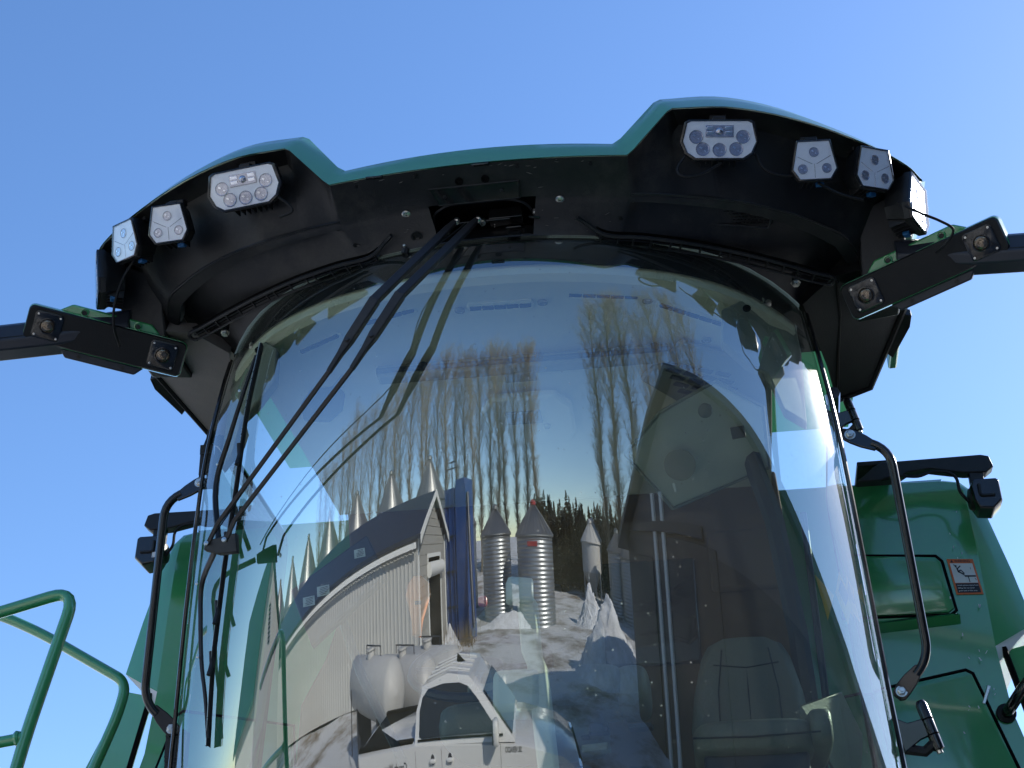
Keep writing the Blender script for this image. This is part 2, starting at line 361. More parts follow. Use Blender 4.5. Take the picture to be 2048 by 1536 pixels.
# fascia: lower edge rolls under, face slopes up and back, then the roof skin goes back
IN1 = [p + Vector((0, .012, .006)) for p in LOs]; MID = [a.lerp(b, .5) + Vector((0, -.006, 0)) for a, b in zip(LOs, TPs)]
BK = [b + Vector((0, .012, .006)) for b in TPs]
BK2 = [Vector((p.x * .97, p.y + .35, max(p.z + .02, 2.87))) for p in TPs]; BK3 = [Vector((p.x * .93, 4.6, 3.0)) for p in TPs]; BK4 = [Vector((p.x * .9, 5.25, 2.94)) for p in TPs]
part('roof_shell', MB().loft(both([IN1, LOs, MID, TPs, BK, BK2, BK3, BK4])), 'green_roof', smooth=True)
# underside rows
nS = len(LO)
R0 = [Vector(p) + Vector((0, .010, .004)) for p in LO]
R1 = []
for k, p in enumerate(LO):
    q = Vector(p).lerp(Vector(LIP[k]), .45); lift = 0 if k < 9 else (.03 if k < 11 else .09)
    q.z += lift; R1.append(q)
R1[-1] = Vector((1.25, 3.62, 2.80)); R1[-2].z += .02
R2 = [Vector(p) for p in LIP]
R3 = [p.lerp(G(GU[k], 2.6), .16) + Vector((0, 0, .0)) for k, p in enumerate(R2)]
R4 = []
for k, p in enumerate(R2):
    q = p.lerp(G(GU[k], 2.6), .22); q.z += (0 if k < 9 else .055 if k > 9 else .02); R4.append(q)
R5 = []
for k, p in enumerate(R2):
    g = G(GU[k], 2.6); q = p.lerp(g, .66); q.z = 2.642 - .012 * k / nS + (0 if k < 9 else .02); R5.append(q)
R6 = [p.lerp(G(GU[k], 2.6), .80) + Vector((0, 0, -.006)) for k, p in enumerate(R5)]
R7 = [G(GU[k], 2.597, .004) for k in range(nS)]
R8 = [G(GU[k], 2.597, .004) + Vector((0, .06, .05)) for k in range(nS)]
R9 = [p + Vector((0, .45, .10)) for p in R8]
rows = [dens(r, 3) for r in (R0, R1, R2, R3, R4, R5, R6, R7, R8, R9)]
full = both(rows); n = len(full[0]); ub = MB(); V = [p for r in full for p in r]; Fc = []
for i in range(len(full) - 1):
    for k in range(n - 1):
        xm = (full[i][k].x + full[i][k + 1].x) / 2
        if i in (2, 3, 4, 5) and -.150 < xm < .150: continue      # opening for the wiper motor
        Fc.append((i * n + k, i * n + k + 1, (i + 1) * n + k + 1, (i + 1) * n + k))
ub.add(V, Fc)
und = part('roof_underside', ub, 'black', smooth=True)
subw(und, 'inner_liner', MB().prism([(-1.22, 3.60, 2.84), (-.9, 3.42, 2.84), (.9, 3.42, 2.84), (1.22, 3.60, 2.84), (1.24, 4.5, 2.84), (-1.24, 4.5, 2.84)], (0, 0, .02)), 'dark')
# ridge trim along the lips
for s in (-1, 1):
    part('lip_bead', MB().tube([sides(p, s) for p in smoothpts([Vector(q) + Vector((0, -.003, .002)) for q in LIP[8:]], 3)], .0045, 6), 'black', smooth=True)
# roof sides and the pods that close the outer corners
for s in (-1, 1):
    mb = MB(); mb.prism([sides(q, s) for q in ((1.283, 3.49, 2.772), (1.283, 4.5, 2.74), (1.283, 4.5, 2.95), (1.300, 3.60, 2.86), (1.300, 3.53, 2.80))], (-.03 * s, 0, 0))
    part('roof_side_panel', mb, 'green_roof', bevel=.006)
    mb = MB(); mb.add([sides(q, s) for q in ((1.10, 3.69, 2.575), (1.225, 3.64, 2.565), (1.225, 3.90, 2.57), (1.10, 3.94, 2.58), (1.10, 3.58, 2.74), (1.246, 3.55, 2.80), (1.246, 3.90, 2.80), (1.10, 3.94, 2.74))], [(0, 1, 2, 3), (4, 7, 6, 5), (0, 4, 5, 1), (1, 5, 6, 2), (2, 6, 7, 3), (3, 7, 4, 0)])
    part('corner_pod', mb, 'black', bevel=.006)
    # side plate behind the corner, seen from below
    P = [(.925, 3.80, 2.575), (1.02, 3.70, 2.60), (1.17, 3.66, 2.60), (1.255, 3.70, 2.635), (1.250, 3.95, 2.640), (1.155, 4.33, 2.575), (1.045, 4.365, 2.555), (1.010, 4.16, 2.560), (.955, 3.92, 2.565)]
    Pv = [sides(q, s) for q in P]; ctr = sum(Pv, Vector()) / len(Pv) + Vector((0, 0, .005))
    mb = MB(); top = [q + Vector((0, .02, .05)) for q in Pv]; m_ = len(Pv)
    mb.add([ctr] + Pv + top, [(0, 1 + k, 1 + (k + 1) % m_) for k in range(m_)] + [(1 + k, 1 + (k + 1) % m_, 1 + m_ + (k + 1) % m_, 1 + m_ + k) for k in range(m_)])
    pl = part('corner_plate', mb, 'dusty' if s < 0 else 'black_clean', smooth=True, label='dusty scuffed corner plate' if s < 0 else 'clean black corner plate')
    mb = MB().tube([sides(q, s) for q in ((1.262, 3.72, 2.638), (1.258, 3.95, 2.640), (1.162, 4.34, 2.575), (1.05, 4.37, 2.553))], .010, 6)
    subw(pl, 'edge_seal', mb, 'rubber', smooth=True)
    mb = MB().prism([sides(q, s) for q in ((1.250, 3.99, 2.632), (1.205, 4.17, 2.605), (1.228, 4.19, 2.592), (1.275, 4.04, 2.612), (1.28, 4.0, 2.63))], (0, .006, .03))
    subw(pl, 'clip', mb, 'black', bevel=.003)
    if s > 0:
        mb = MB().tube([(1.03, 3.72, 2.592), (1.045, 3.90, 2.590), (1.045, 4.1, 2.57), (1.05, 4.34, 2.55)], .004, 5); subw(pl, 'seam', mb, 'rubber')

# centre details of the underside
def und_pt(x, t):            # point on the flat centre part: t=0 fascia, 1 = top of glass
    a = Vector((x, 3.165 + .11 * x * x, 2.732)); b = G(x / .92, 2.6); m1 = Vector((x, 3.285 + .16 * x * x, 2.69))
    return a.lerp(m1, t / .55) if t < .55 else m1.lerp(b, (t - .55) / .45)
un = Vector((0, -.32, -.95)).normalized()
q = [und_pt(-.148, .30), und_pt(.118, .30), und_pt(.112, .55), und_pt(-.128, .55)]
plate = part('cover_plate', MB().prism([p + un * .002 for p in q], un * .003), 'black_gloss', bevel=.001)
fr = MB()
for a, b in zip(q, q[1:] + q[:1]): fr.tube([a + un * .004, b + un * .004], .0028, 5)
subw(plate, 'plate_rim', fr, 'black')
for x, t in ((-.105, .43), (.065, .42)): subw(plate, 'rivet', MB().lathe([(.0, .004), (.004, .003), (.006, 0)], und_pt(x, t) + un * .006, 10, m=un.to_track_quat('Z', 'Y').to_matrix()), 'black')
for x in (-.229, .229):
    sc = part('screw', MB().lathe([(.013, 0), (.013, .003), (.009, .005), (.0045, .005), (.004, .002), (0, .002)], und_pt(x, .60) + un * .001, 16, m=un.to_track_quat('Z', 'Y').to_matrix()), 'zinc', smooth=True)
for x in (-.055, .022): part('plug_hole', MB().lathe([(.012, 0), (.0125, .0025), (.009, .0025), (.008, -.004), (0, -.004)], und_pt(x, .24) + un * .001, 14, m=un.to_track_quat('Z', 'Y').to_matrix()), 'dark', smooth=True)
part('plug_hole', MB().lathe([(.016, 0), (.017, .004), (.010, .004), (.008, -.004), (0, -.004)], und_pt(-.205, .86) + un * .001, 14, m=un.to_track_quat('Z', 'Y').to_matrix()), 'black', smooth=True)
for x in (-.30, .015): part('fascia_clip', MB().box(und_pt(x, .03) + un * .003, (.05, .014, .006), (R(18), 0, 0)), 'black_gloss', bevel=.002)
for k, (x, t) in enumerate(((-.36, .12), (-.18, .10), (.12, .10), (.33, .13), (.40, .80), (-.40, .82))):
    part('trim_clip', MB().lathe([(.0065, 0), (.0065, .002), (.003, .003), (0, .003)], und_pt(x, t) + un * .001, 12, m=un.to_track_quat('Z', 'Y').to_matrix()), 'black_clean', smooth=True)
scf = MB(); rs_ = random.Random(3)
for k in range(70):
    x, t = rs_.uniform(-.42, .42), rs_.uniform(.05, .95)
    if abs(x) < .17 and t > .25: continue
    p = und_pt(x, t) + un * .0016; l = rs_.uniform(.004, .022); a = rs_.uniform(-.5, .5); w_ = rs_.uniform(.0003, .0008); d = Vector((math.cos(a), math.sin(a), -.33 * math.sin(a)))
    n2 = d.cross(un).normalized() * w_; scf.add([p - n2, p + d * l * .5 - n2 * 2, p + d * l, p + d * l * .5 + n2 * 2, p + n2], [(0, 1, 2, 3, 4)])
tag(part('scuff_marks', scf, 'dusty'), kind='stuff')
# wiper motor opening
mo = part('motor_recess', MB().box((0, 3.39, 2.785), (.34, .16, .10)).box((0, 3.47, 2.70), (.34, .01, .16)), 'dark')
rim = MB(); rp = [(-.155, 3.355, 2.668), (-.150, 3.32, 2.682), (-.105, 3.292, 2.690), (.08, 3.290, 2.690), (.13, 3.31, 2.684), (.152, 3.36, 2.665)]
subw(mo, 'opening_rim', rim.tube(bendpts(rp, .03), .004, 6), 'black', smooth=True)
br = part('wiper_motor_bracket', MB().box((-.02, 3.375, 2.675), (.19, .05, .006), (R(20), 0, 0)).box((.0, 3.405, 2.655), (.30, .012, .035)).box((.06, 3.37, 2.69), (.10, .04, .04)), 'black_gloss', bevel=.002)
subw(br, 'bolt', MB().lathe([(.011, -.01), (.011, .003), (.007, .003), (.006, .012), (0, .012)], (-.008, 3.352, 2.660), 6, m=un.to_track_quat('Z', 'Y').to_matrix()), 'zinc')
cl = part('glass_clamp', MB().box((.083, 3.378, 2.648), (.046, .03, .006), (R(20), 0, 0)).box((.083, 3.3745, 2.607), (.040, .006, .055)), 'black_gloss', bevel=.002)
for dx in (-.011, .011): subw(cl, 'bolt', MB().lathe([(.0045, 0), (.0045, .004), (0, .005)], (.083 + dx, 3.370, 2.594), 8, axis='y'), 'black')
for k in range(9):
    subw(br, 'grease_fleck', MB().lathe([(0, .002), (.0018, 0), (0, -.002)], (random.uniform(-.06, .14), 3.365 + random.uniform(-.006, .01), 2.652 + random.uniform(0, .02)), 5), 'zinc')
# connector strip with two rows of white pins
cn = part('pin_connector', MB().box((.166, 3.338, 2.668), (.044, .018, .02), (R(20), 0, R(4))), 'black_gloss', bevel=.002)
for r_ in range(2):
    for k in range(6 if r_ == 0 else 4):
        subw(cn, 'pin', MB().lathe([(.0034, 0), (.0034, .002), (0, .003)], (.151 + k * .0058 + (.010 if r_ else 0), 3.3285 + r_ * .007, 2.6615 - r_ * .0028), 8, m=un.to_track_quat('Z', 'Y').to_matrix()), 'white')
subw(cn, 'hook', MB().tube(bendpts([(.156, 3.345, 2.655), (.153, 3.372, 2.632), (.178, 3.374, 2.630), (.179, 3.345, 2.655)], .006), .0015, 5), 'black')
part('slot_cover', MB().box(und_pt(.150, .78) + un * .004, (.034, .012, .006), (R(20), R(6), R(8))), 'black_gloss', bevel=.003)
# curved drip grilles left and right of the motor
for s in (-1, 1):
    base = smoothpts([(.275, 3.365, 2.655), (.300, 3.390, 2.650), (.355, 3.428, 2.628), (.46, 3.448, 2.622), (.60, 3.495, 2.618), (.74, 3.562, 2.616), (.87, 3.635, 2.614), (.96, 3.690, 2.612), (1.005, 3.712, 2.610)], 5)
    base = [sides(Vector((.594 * .0 + p.x, p.y * .986, p.z * .986)), s) for p in base]
    g0 = part('drip_grille', MB().tube(base, .0062, 6), 'black', smooth=True, label='curved ladder-like drip grille')
    a2 = [p + Vector((-.010 * s, .034, -.006)) for p in base[8:]]
    subw(g0, 'inner_rail', MB().tube(a2, .0045, 6), 'black', smooth=True)
    a3 = [p + Vector((-.005 * s, .017, .000)) for p in base[8:]]; subw(g0, 'middle_rail', MB().tube(a3, .0022, 5), 'black', smooth=True)
    subw(g0, 'end_loop', MB().tube(smoothpts([base[-1], base[-1] + Vector((.012 * s, .014, -.002)), base[-1] + Vector((.004 * s, .034, -.006)), a2[-1]], 3), .006, 6), 'black', smooth=True)
    L_ = sum((base[i + 1] - base[i]).length for i in range(8, len(base) - 1)); acc = 0; nxt = .02
    for i in range(8, len(base) - 1):
        acc += (base[i + 1] - base[i]).length
        if acc > nxt:
            nxt += .052; p = base[i]; subw(g0, 'rib', MB().tube([p, p + Vector((-.010 * s, .034, -.006))], .0035, 5), 'black')
    subw(g0, 'backing', MB().loft([[p + Vector((0, 0, .018)) for p in base[8:]], [p + Vector((-.010 * s, .034, .010)) for p in base[8:]]]), 'dark')
    # screw eye at its inner end
    subw(g0, 'eyelet', MB().lathe([(.011, 0), (.011, .004), (.005, .004), (.004, -.002), (0, -.002)], Vector((.288 * s, 3.392, 2.648)), 12, m=un.to_track_quat('Z', 'Y').to_matrix()), 'black', smooth=True)
    # hanging corner bolt
    bo = part('corner_bolt', MB().lathe([(.011, .03), (.011, -.002)], (.903 * s, 3.69, 2.585), 14), 'black', smooth=True)
    subw(bo, 'bolt_head', MB().lathe([(.0155, .0), (.0155, -.003), (.0125, -.003), (.0115, -.011), (0, -.0115)], (.903 * s, 3.69, 2.583), 6), 'zinc')
# perforated intake mesh inside the right lip
mg = MB(); NXm = 62
for k in range(NXm):
    t = k / (NXm - 1); x = .50 + .34 * t; y = 3.352 + .30 * (x - .47) ** 2 + .035; z = 2.700
    for j in range(9):
        yy = y + j * .0085; zz_ = z - j * .004 - .001
        if (k + j) % 2 == 0: mg.box((x, yy, zz_), (.0064, .0022, .0022), (0, 0, R(35)));
        else: mg.box((x, yy, zz_), (.0064, .0022, .0022), (0, 0, R(-35)))
me_ = part('intake_mesh', mg, 'black'); tag(me_, kind='stuff')
subw(me_, 'mesh_frame', MB().tube(bendpts([(.49, 3.385, 2.697), (.66, 3.405, 2.695), (.85, 3.432, 2.69), (.83, 3.50, 2.655), (.66, 3.46, 2.66), (.49, 3.44, 2.663), (.49, 3.385, 2.697)], .01), .004, 5), 'black')

# ------------------------------------------------------------------ work lamps
WIDE = [(-.082, .052), (.082, .052), (.094, .046), (.106, -.008), (.092, -.040), (.068, -.056), (-.068, -.056), (-.092, -.040), (-.106, -.008), (-.094, .046)]
SHIELD = [(-.046, .056), (.046, .056), (.063, -.026), (.044, -.055), (-.044, -.055), (-.063, -.026)]
def lamp(c, yaw, pitch, roll, kind, label, scale=1.0):
    sh = [(a * scale, b * scale) for a, b in (WIDE if kind == 'wide' else SHIELD)]
    Mx = frame_of(c, yaw, pitch, roll); dp = .075
    def ring(k, y): return [Vector((a * k, y, b * k)) for a, b in sh]
    body = MB().loft([ring(1.0, -.004), ring(1.06, .0), ring(1.06, .016), ring(.98, .024), ring(.80, dp), ring(.55, dp + .002)], closed=True, caps=True)
    L = framed('work_lamp', body, 'black', Mx, smooth=True, label=label)
    # bezel ring
    bz = MB(); bz.loft([ring(1.06, -.001), ring(1.055, -.007), ring(1.0, -.009), ring(.97, -.007)], closed=True); subl(L, 'bezel', bz, 'black_gloss', smooth=True)
    subl(L, 'reflector_panel', MB().loft([ring(.995, -.0045), ring(.985, -.0052), ring(.5, -.0052), ring(.02, -.0052)], closed=True, caps=True), 'lampsilver')
    def bowl(x, z, r):
        prof = [(r * 1.0, -.0002), (r * .97, .0006), (r * .8, -.0012), (r * .5, -.003), (r * .2, -.0042), (0, -.0045)]
        mm = Matrix.Rotation(R(90), 3, 'X')
        b_ = subl(L, 'reflector_bowl', MB().lathe([(a, h) for a, h in prof], (x, -.0062, z), 18, m=mm), 'lampdark', smooth=True)
        ch = MB(); ch.box((x - r * .30, -.0075, z + r * .22), (r * .42, .0014, r * .26), (0, R(30), 0)); ch.box((x + r * .34, -.0075, z - r * .30), (r * .30, .0014, r * .16), (0, R(30), 0))
        subl(L, 'facet', ch, 'chrome')
        subl(L, 'bowl_rim', MB().tube([(x + math.cos(a) * r, -.0066, z + math.sin(a) * r) for a in [k * math.pi / 9 for k in range(19)]], .0009 * scale, 4, cap=False), 'lampdark', smooth=True)
    if kind == 'wide':
        for x, z in ((-.066, .006), (.066, .006), (-.047, -.029), (0, -.031), (.047, -.029)): bowl(x * scale, z * scale, .019 * scale)
        subl(L, 'projector_box', MB().box((0, -.0062, .022 * scale), (.080 * scale, .003, .034 * scale)), 'lampdark', bevel=.001)
        for dx in (-.026, .026):
            for dz in (.030, .016): subl(L, 'projector_facet', MB().box((dx * scale, -.008, dz * scale), (.021 * scale, .002, .010 * scale), (R(18), 0, 0)), 'chrome', bevel=.001)
        subl(L, 'projector_lens', MB().lathe([(.011 * scale, 0), (.010 * scale, .003), (.006 * scale, .006), (0, .007)], (0, -.0075, .022 * scale), 16, m=Matrix.Rotation(R(90), 3, 'X')), 'lampdark', smooth=True)
        fins = [(-.05 + .0165 * k) for k in range(7)]
    else:
        for x, z in ((0, .024), (-.034, -.024), (.034, -.024)): bowl(x * scale, z * scale, .0135 * scale)
        for a, b in (((-.047, .012), (-.006, -.010)), ((.047, .012), (.006, -.010)), ((0, -.010), (0, -.05))):
            subl(L, 'reflector_seam', MB().tube([(a[0] * scale, -.0056, a[1] * scale), (b[0] * scale, -.0056, b[1] * scale)], .0008, 4), 'lampdark')
        fins = [(-.03 + .015 * k) for k in range(5)]
    for fx in fins: subl(L, 'cooling_fin', MB().box((fx * scale, .045, -.050 * scale), (.003, .055, .022 * scale), (R(-12), 0, 0)), 'black')
    subl(L, 'lens', MB().loft([ring(.985, -.0085), ring(.975, -.0110), ring(.4, -.0116)], closed=True, caps=True), 'lens')
    subl(L, 'mounting_bracket', MB().box((0, .045, .060 * scale), (.035, .04, .024)).box((0, .075, .074 * scale), (.05, .03, .02)), 'black', bevel=.003)
    if kind != 'wide': subl(L, 'connector', MB().box((.02 * scale, .04, -.062 * scale), (.022, .02, .012)), 'blue_clip', bevel=.002)
    return L
for s in (-1, 1):
    nm = 'right' if s > 0 else 'left'
    lamp((.700 * s, 3.200, 2.757), R(4) * s, R(30), R(3) * s, 'wide', 'wide six-sided lamp nearest the notch on the %s' % nm, 1.0 if s > 0 else 1.05)
    lamp((.963 * s, 3.288, 2.718), R(7) * s, R(28), R(-2) * s, 'shield', 'front-facing shield lamp on the %s' % nm, 1.0)
    lamp((1.139 * s, 3.380, 2.742), R(36) * s, R(22), R(-10) * s, 'shield', 'shield lamp turned outward on the %s corner' % nm, 1.05)
    lamp((1.262 * s, 3.49, 2.685), R(66) * s, R(10), R(-6) * s, 'shield', 'shield lamp facing sideways at the %s end' % nm, 1.28)
# lamp cables
for P in (((.60, 3.215, 2.72), (.575, 3.22, 2.68), (.59, 3.225, 2.655), (.64, 3.23, 2.66), (.70, 3.235, 2.70)), ((.80, 3.26, 2.74), (.82, 3.28, 2.70), (.87, 3.30, 2.685), (.93, 3.31, 2.69)), ((.97, 3.33, 2.67), (1.03, 3.37, 2.655), (1.10, 3.41, 2.655)),
          ((-.60, 3.215, 2.72), (-.57, 3.23, 2.70), (-.56, 3.24, 2.68), (-.60, 3.25, 2.67)), ((-1.12, 3.42, 2.70), (-1.165, 3.45, 2.64), (-1.19, 3.48, 2.57), (-1.20, 3.52, 2.52), (-1.21, 3.60, 2.50)),
          ((1.20, 3.44, 2.66), (1.25, 3.42, 2.60), (1.31, 3.45, 2.585), (1.345, 3.47, 2.565), (1.325, 3.50, 2.54), (1.30, 3.54, 2.54))):
    part('lamp_cable', MB().tube(smoothpts(P, 6), .0042, 6), 'rubber', smooth=True)

# ------------------------------------------------------------------ twin camera bars and the arms that carry them
for s in (-1, 1):
    ci, co = Vector((1.108 * s, 3.701, 2.522)), Vector((1.432 * s, 3.536, 2.558)); mid = (ci + co) / 2; ax = (co - ci).normalized() * s
    nrm_ = Vector((-.22 * s, -.80, -.56)); nrm_ = (nrm_ - ax * nrm_.dot(ax)).normalized()
    zx = ax.cross(-nrm_).normalized()
    Mx = Matrix((ax, -nrm_, zx)).transposed().to_4x4(); Mx.translation = mid
    W, H = .252, .060
    def rr(w, h, y, r=.018):
        out = []
        for cx, cz, a0 in ((w - r, h - r, 0), (-w + r, h - r, 90), (-w + r, -h + r, 180), (w - r, -h + r, 270)):
            for k in range(5):
                a = R(a0 + k * 22.5); out.append(Vector((cx + r * math.cos(a), y, cz + r * math.sin(a))))
        return out
    bar = framed('camera_bar', MB().loft([rr(W - .012, H - .014, -.001), rr(W - .002, H - .003, .004), rr(W, H, .016), rr(W, H, .055), rr(W - .012, H - .010, .072)], closed=True, caps=True), 'green', Mx, smooth=True, label='twin-lens camera bar on the %s' % ('right' if s > 0 else 'left'))
    subl(bar, 'front_cover', MB().loft([rr(W - .003, H - .004, -.0005), rr(W - .006, H - .008, -.008), rr(W - .05, H - .03, -.0085)], closed=True, caps=True), 'black_clean', smooth=True)
    for d in (-1, 1):
        x0 = d * .182
        hs = subl(bar, 'lens_housing', MB().loft([[p + Vector((x0, 0, 0)) for p in rr(.044, .043, y, .012)] for y in (-.007, -.0125)] + [[p + Vector((x0, 0, 0)) for p in rr(.041, .040, -.0140, .011)]], closed=True, caps=True), 'black_gloss', smooth=True)
        mm = Matrix.Rotation(R(90), 3, 'X')
        subl(bar, 'lens_ring', MB().lathe([(.026, 0), (.026, .004), (.0225, .005), (.021, .001), (0, .001)], (x0, -.013, 0), 24, m=mm), 'black_gloss', smooth=True)
        subl(bar, 'lens_glass', MB().lathe([(.0215, 0), (.018, .0035), (.010, .005), (0, .0055)], (x0, -.0142, 0), 24, m=mm), 'bronze', smooth=True)
        subl(bar, 'lens_iris', MB().lathe([(.0095, 0), (.0095, .0025), (.0070, .0028), (.006, .0005), (0, .0005)], (x0, -.0185, 0), 20, m=mm), 'bronze', smooth=True)
        for dx, dz in ((-.034, .033), (.034, .033), (-.034, -.033), (.034, -.033)):
            subl(bar, 'screw', MB().lathe([(.0034, 0), (.0034, .0016), (.0012, .0018), (0, .001)], (x0 + dx, -.0132, dz), 10, m=mm), 'zinc', smooth=True)
    # upper green flange with two bolt pockets, lower tab
    subl(bar, 'upper_flange', MB().prism([(-.165, .020, H - .004), (-.125, .018, H + .026), (.125, .018, H + .026), (.165, .020, H - .004)], (0, .035, 0)), 'green', bevel=.005)
    for d in (-.085, .085):
        bp_ = subl(bar, 'bolt_pocket', MB().lathe([(.014, .0), (.0135, .006), (.010, .007), (.008, .001), (0, .001)], (d, .018, H + .010), 16, m=mm), 'green', smooth=True)
        subl(bar, 'bolt', MB().lathe([(.008, 0), (.008, .003), (0, .003)], (d, .0165, H + .008), 6, m=mm), 'black')
    subl(bar, 'lower_tab', MB().prism([(-.135, .014, -H + .002), (-.110, .014, -H - .026), (.110, .014, -H - .026), (.135, .014, -H + .002)], (0, .03, 0)), 'steelblue', bevel=.005)  # a green tab; its shade is put into the dark colour
    for d in (-.07, .07): subl(bar, 'tab_bolt', MB().lathe([(.0065, 0), (.0065, .004), (0, .004)], (d, .014, -H - .012), 6, m=mm), 'black')
    # arm
    A = [Vector((1.20 * s, 3.66, 2.62)), Vector((1.40 * s, 3.60, 2.56)), Vector((1.85 * s, 3.50, 2.475))]
    def sect(p, w, h): return [p + Vector(q) for q in ((0, -w, -h * .55), (0, -w, h * .55), (0, -w * .6, h), (0, w * .6, h), (0, w, h * .55), (0, w, -h * .55), (0, w * .6, -h), (0, -w * .6, -h))]
    ar = part('mirror_arm', MB().loft([sect(A[0], .05, .045), sect(A[1], .05, .050), sect(A[2], .05, .048), sect(Vector((2.35 * s, 3.42, 2.42)), .045, .042)], closed=True, caps=True), 'steelblue', bevel=.004, label='blue-black mirror arm reaching out on the %s' % ('right' if s > 0 else 'left'))
    subw(ar, 'knuckle', MB().lathe([(.052, -.045), (.056, -.03), (.056, .04), (.04, .055), (0, .057)], A[0] + Vector((.06 * s, .12, .02)), 20), 'steelblue', smooth=True)
    subw(ar, 'cover_seam', MB().tube([A[1] + Vector((.02 * s, -.052, -.02)), A[2] + Vector((0, -.052, -.018))], .0025, 5), 'rubber')
    subw(ar, 'carrier', MB().prism([mid + Vector((-.03, .07, -.03)), mid + Vector((.03, .07, -.03)), mid + Vector((.03, .07, .05)), mid + Vector((-.03, .07, .05))], (A[1] - mid) * .6), 'steelblue', bevel=.004)

# ------------------------------------------------------------------ door posts, grab rails, hinges
for s in (-1, 1):
    sd_ = 'right' if s > 0 else 'left'
    post = [G(s, z, .004) + Vector((.010 * s, .012, 0)) for z in (.62, 1.1, 1.43, 1.8, 2.18, 2.45, 2.58)]
    po = part('door_post', MB().tube(smoothpts(post, 4), .007, 6), 'black_gloss', smooth=True)
    hT, hB, rT, rB = [Vector((a * s, b, c)) for a, b, c in ((1.028, 3.946, 2.179), (1.091, 4.124, 1.429), (1.139, 3.949, 2.112), (1.175, 4.078, 1.518))]
    pts = bendpts([hT + Vector((0, .006, 0)), rT + Vector((0, 0, .012)), rB + Vector((0, 0, -.012)), hB + Vector((0, .006, 0))], .06, 6)
    n_ = len(pts); rad = [.0135] * n_; fl = [.0135] * n_
    gr = part('grab_rail', MB().tube([pts[k] for k in range(1, n_ - 1)], .0135, 12), 'black_gloss', smooth=True, label='black bent grab rail beside the %s door' % sd_)
    for h, r_ in ((hT, rT), (hB, rB)):
        d = (r_ - h); d.normalize(); sdv = Vector((0, 1, 0)).cross(d).normalized()
        a = h - d * .02; e = h + d * .085
        pl_ = MB(); out = []
        for t, wd in ((-.022, .012), (-.012, .022), (.012, .024), (.045, .022), (.075, .016), (.088, .0135)): out.append((h + d * t, wd))
        poly = [p + sdv * wd for p, wd in out] + [p - sdv * wd for p, wd in reversed(out)]
        subw(gr, 'rail_foot', MB().prism([p + Vector((0, -.004, 0)) for p in poly], (0, .010, 0)), 'black_gloss', bevel=.003)
        mm = Matrix.Rotation(R(90), 3, 'X')
        subw(gr, 'washer', MB().lathe([(.0165, 0), (.0165, .003), (0, .003)], h + Vector((0, -.004, 0)), 20, m=mm), 'zinc', smooth=True)
        subw(gr, 'nut', MB().lathe([(.0125, 0), (.0125, .007), (.010, .0085), (.006, .0085), (.0055, .012), (0, .012)], h + Vector((0, -.007, 0)), 6, m=mm), 'zinc')
    # mounting plate with square holes (left), hinge barrels (right)
    if s < 0:
        for z0, z1, y0 in ((2.185, 2.335, 3.985), (1.20, 1.44, 4.16)):
            pb = MB(); x0 = -1.030 if z0 > 2 else -1.092
            for k in range(7):
                z = z0 + (z1 - z0) * k / 6
            zh = [z0 + (z1 - z0) * f for f in ((.28, .82) if z0 > 2 else (.25, .60, .9))]
            cur = z0; hh = .010
            for z in zh + [None]:
                top_ = z1 if z is None else z - hh / 2
                pb.box((x0, y0 - (cur + top_ - z0 - z1) * .10, (cur + top_) / 2), (.046, .006, top_ - cur), (R(6), 0, 0))
                if z is not None:
                    for dx in (-.014, .014): pb.box((x0 + dx * 1.0, y0 - (2 * z - z0 - z1) * .10, z), (.018, .006, hh + .001), (R(6), 0, 0))
                    cur = z + hh / 2
            hp = part('perforated_strap', pb, 'black', label='black strap with square holes')
            subw(hp, 'flange', MB().box((x0 + .026, y0 + .03, (z0 + z1) / 2), (.006, .06, z1 - z0), (R(6), 0, 0)), 'black', bevel=.002)
        part('strap_link', MB().tube([(-1.04, 3.99, 2.33), (-1.035, 4.00, 2.37), (-1.05, 4.04, 2.42)], .014, 8), 'black', smooth=True)
    else:
        for c, sc_ in (((1.055, 4.02, 2.29), 1), ((1.160, 4.16, 1.335), 1.25)):
            c = Vector(c); tiltm = Matrix.Rotation(R(-14), 3, 'Y') @ Matrix.Rotation(R(6), 3, 'X')
            hg = part('door_hinge', MB().lathe([(.010 * sc_, -.055 * sc_), (.0135 * sc_, -.052 * sc_), (.0135 * sc_, .052 * sc_), (.009 * sc_, .062 * sc_), (0, .064 * sc_)], c, 16, m=tiltm), 'black_gloss', smooth=True, label='barrel hinge of the right door, %s one' % ('upper' if sc_ == 1 else 'lower'))
            for dz in (-.018, .018): subw(hg, 'knuckle_ring', MB().lathe([(.0142 * sc_, -.002), (.0142 * sc_, .002)], c + tiltm @ Vector((0, 0, dz * sc_)), 16, m=tiltm), 'dark', smooth=True)
            subw(hg, 'hinge_leaf', MB().prism([c + tiltm @ Vector(q) for q in ((0, -.006, .022 * sc_), (-.045 * sc_, -.006, .022 * sc_), (-.075 * sc_, -.006, .045 * sc_), (-.075 * sc_, -.006, -.04 * sc_), (-.03 * sc_, -.006, -.022 * sc_), (0, -.006, -.018 * sc_))], (0, .012, 0)), 'black_gloss', bevel=.003)
            subw(hg, 'hinge_arm', MB().tube([c + tiltm @ Vector((0, 0, -.035 * sc_)), c + tiltm @ Vector((-.03 * sc_, .01, -.048 * sc_)), c + tiltm @ Vector((-.07 * sc_, .01, -.03 * sc_))], .013 * sc_, 8), 'black', smooth=True)
            subw(hg, 'hinge_pin', MB().lathe([(.007 * sc_, -.062 * sc_), (.007 * sc_, -.05 * sc_)], c, 8, m=tiltm), 'zinc')
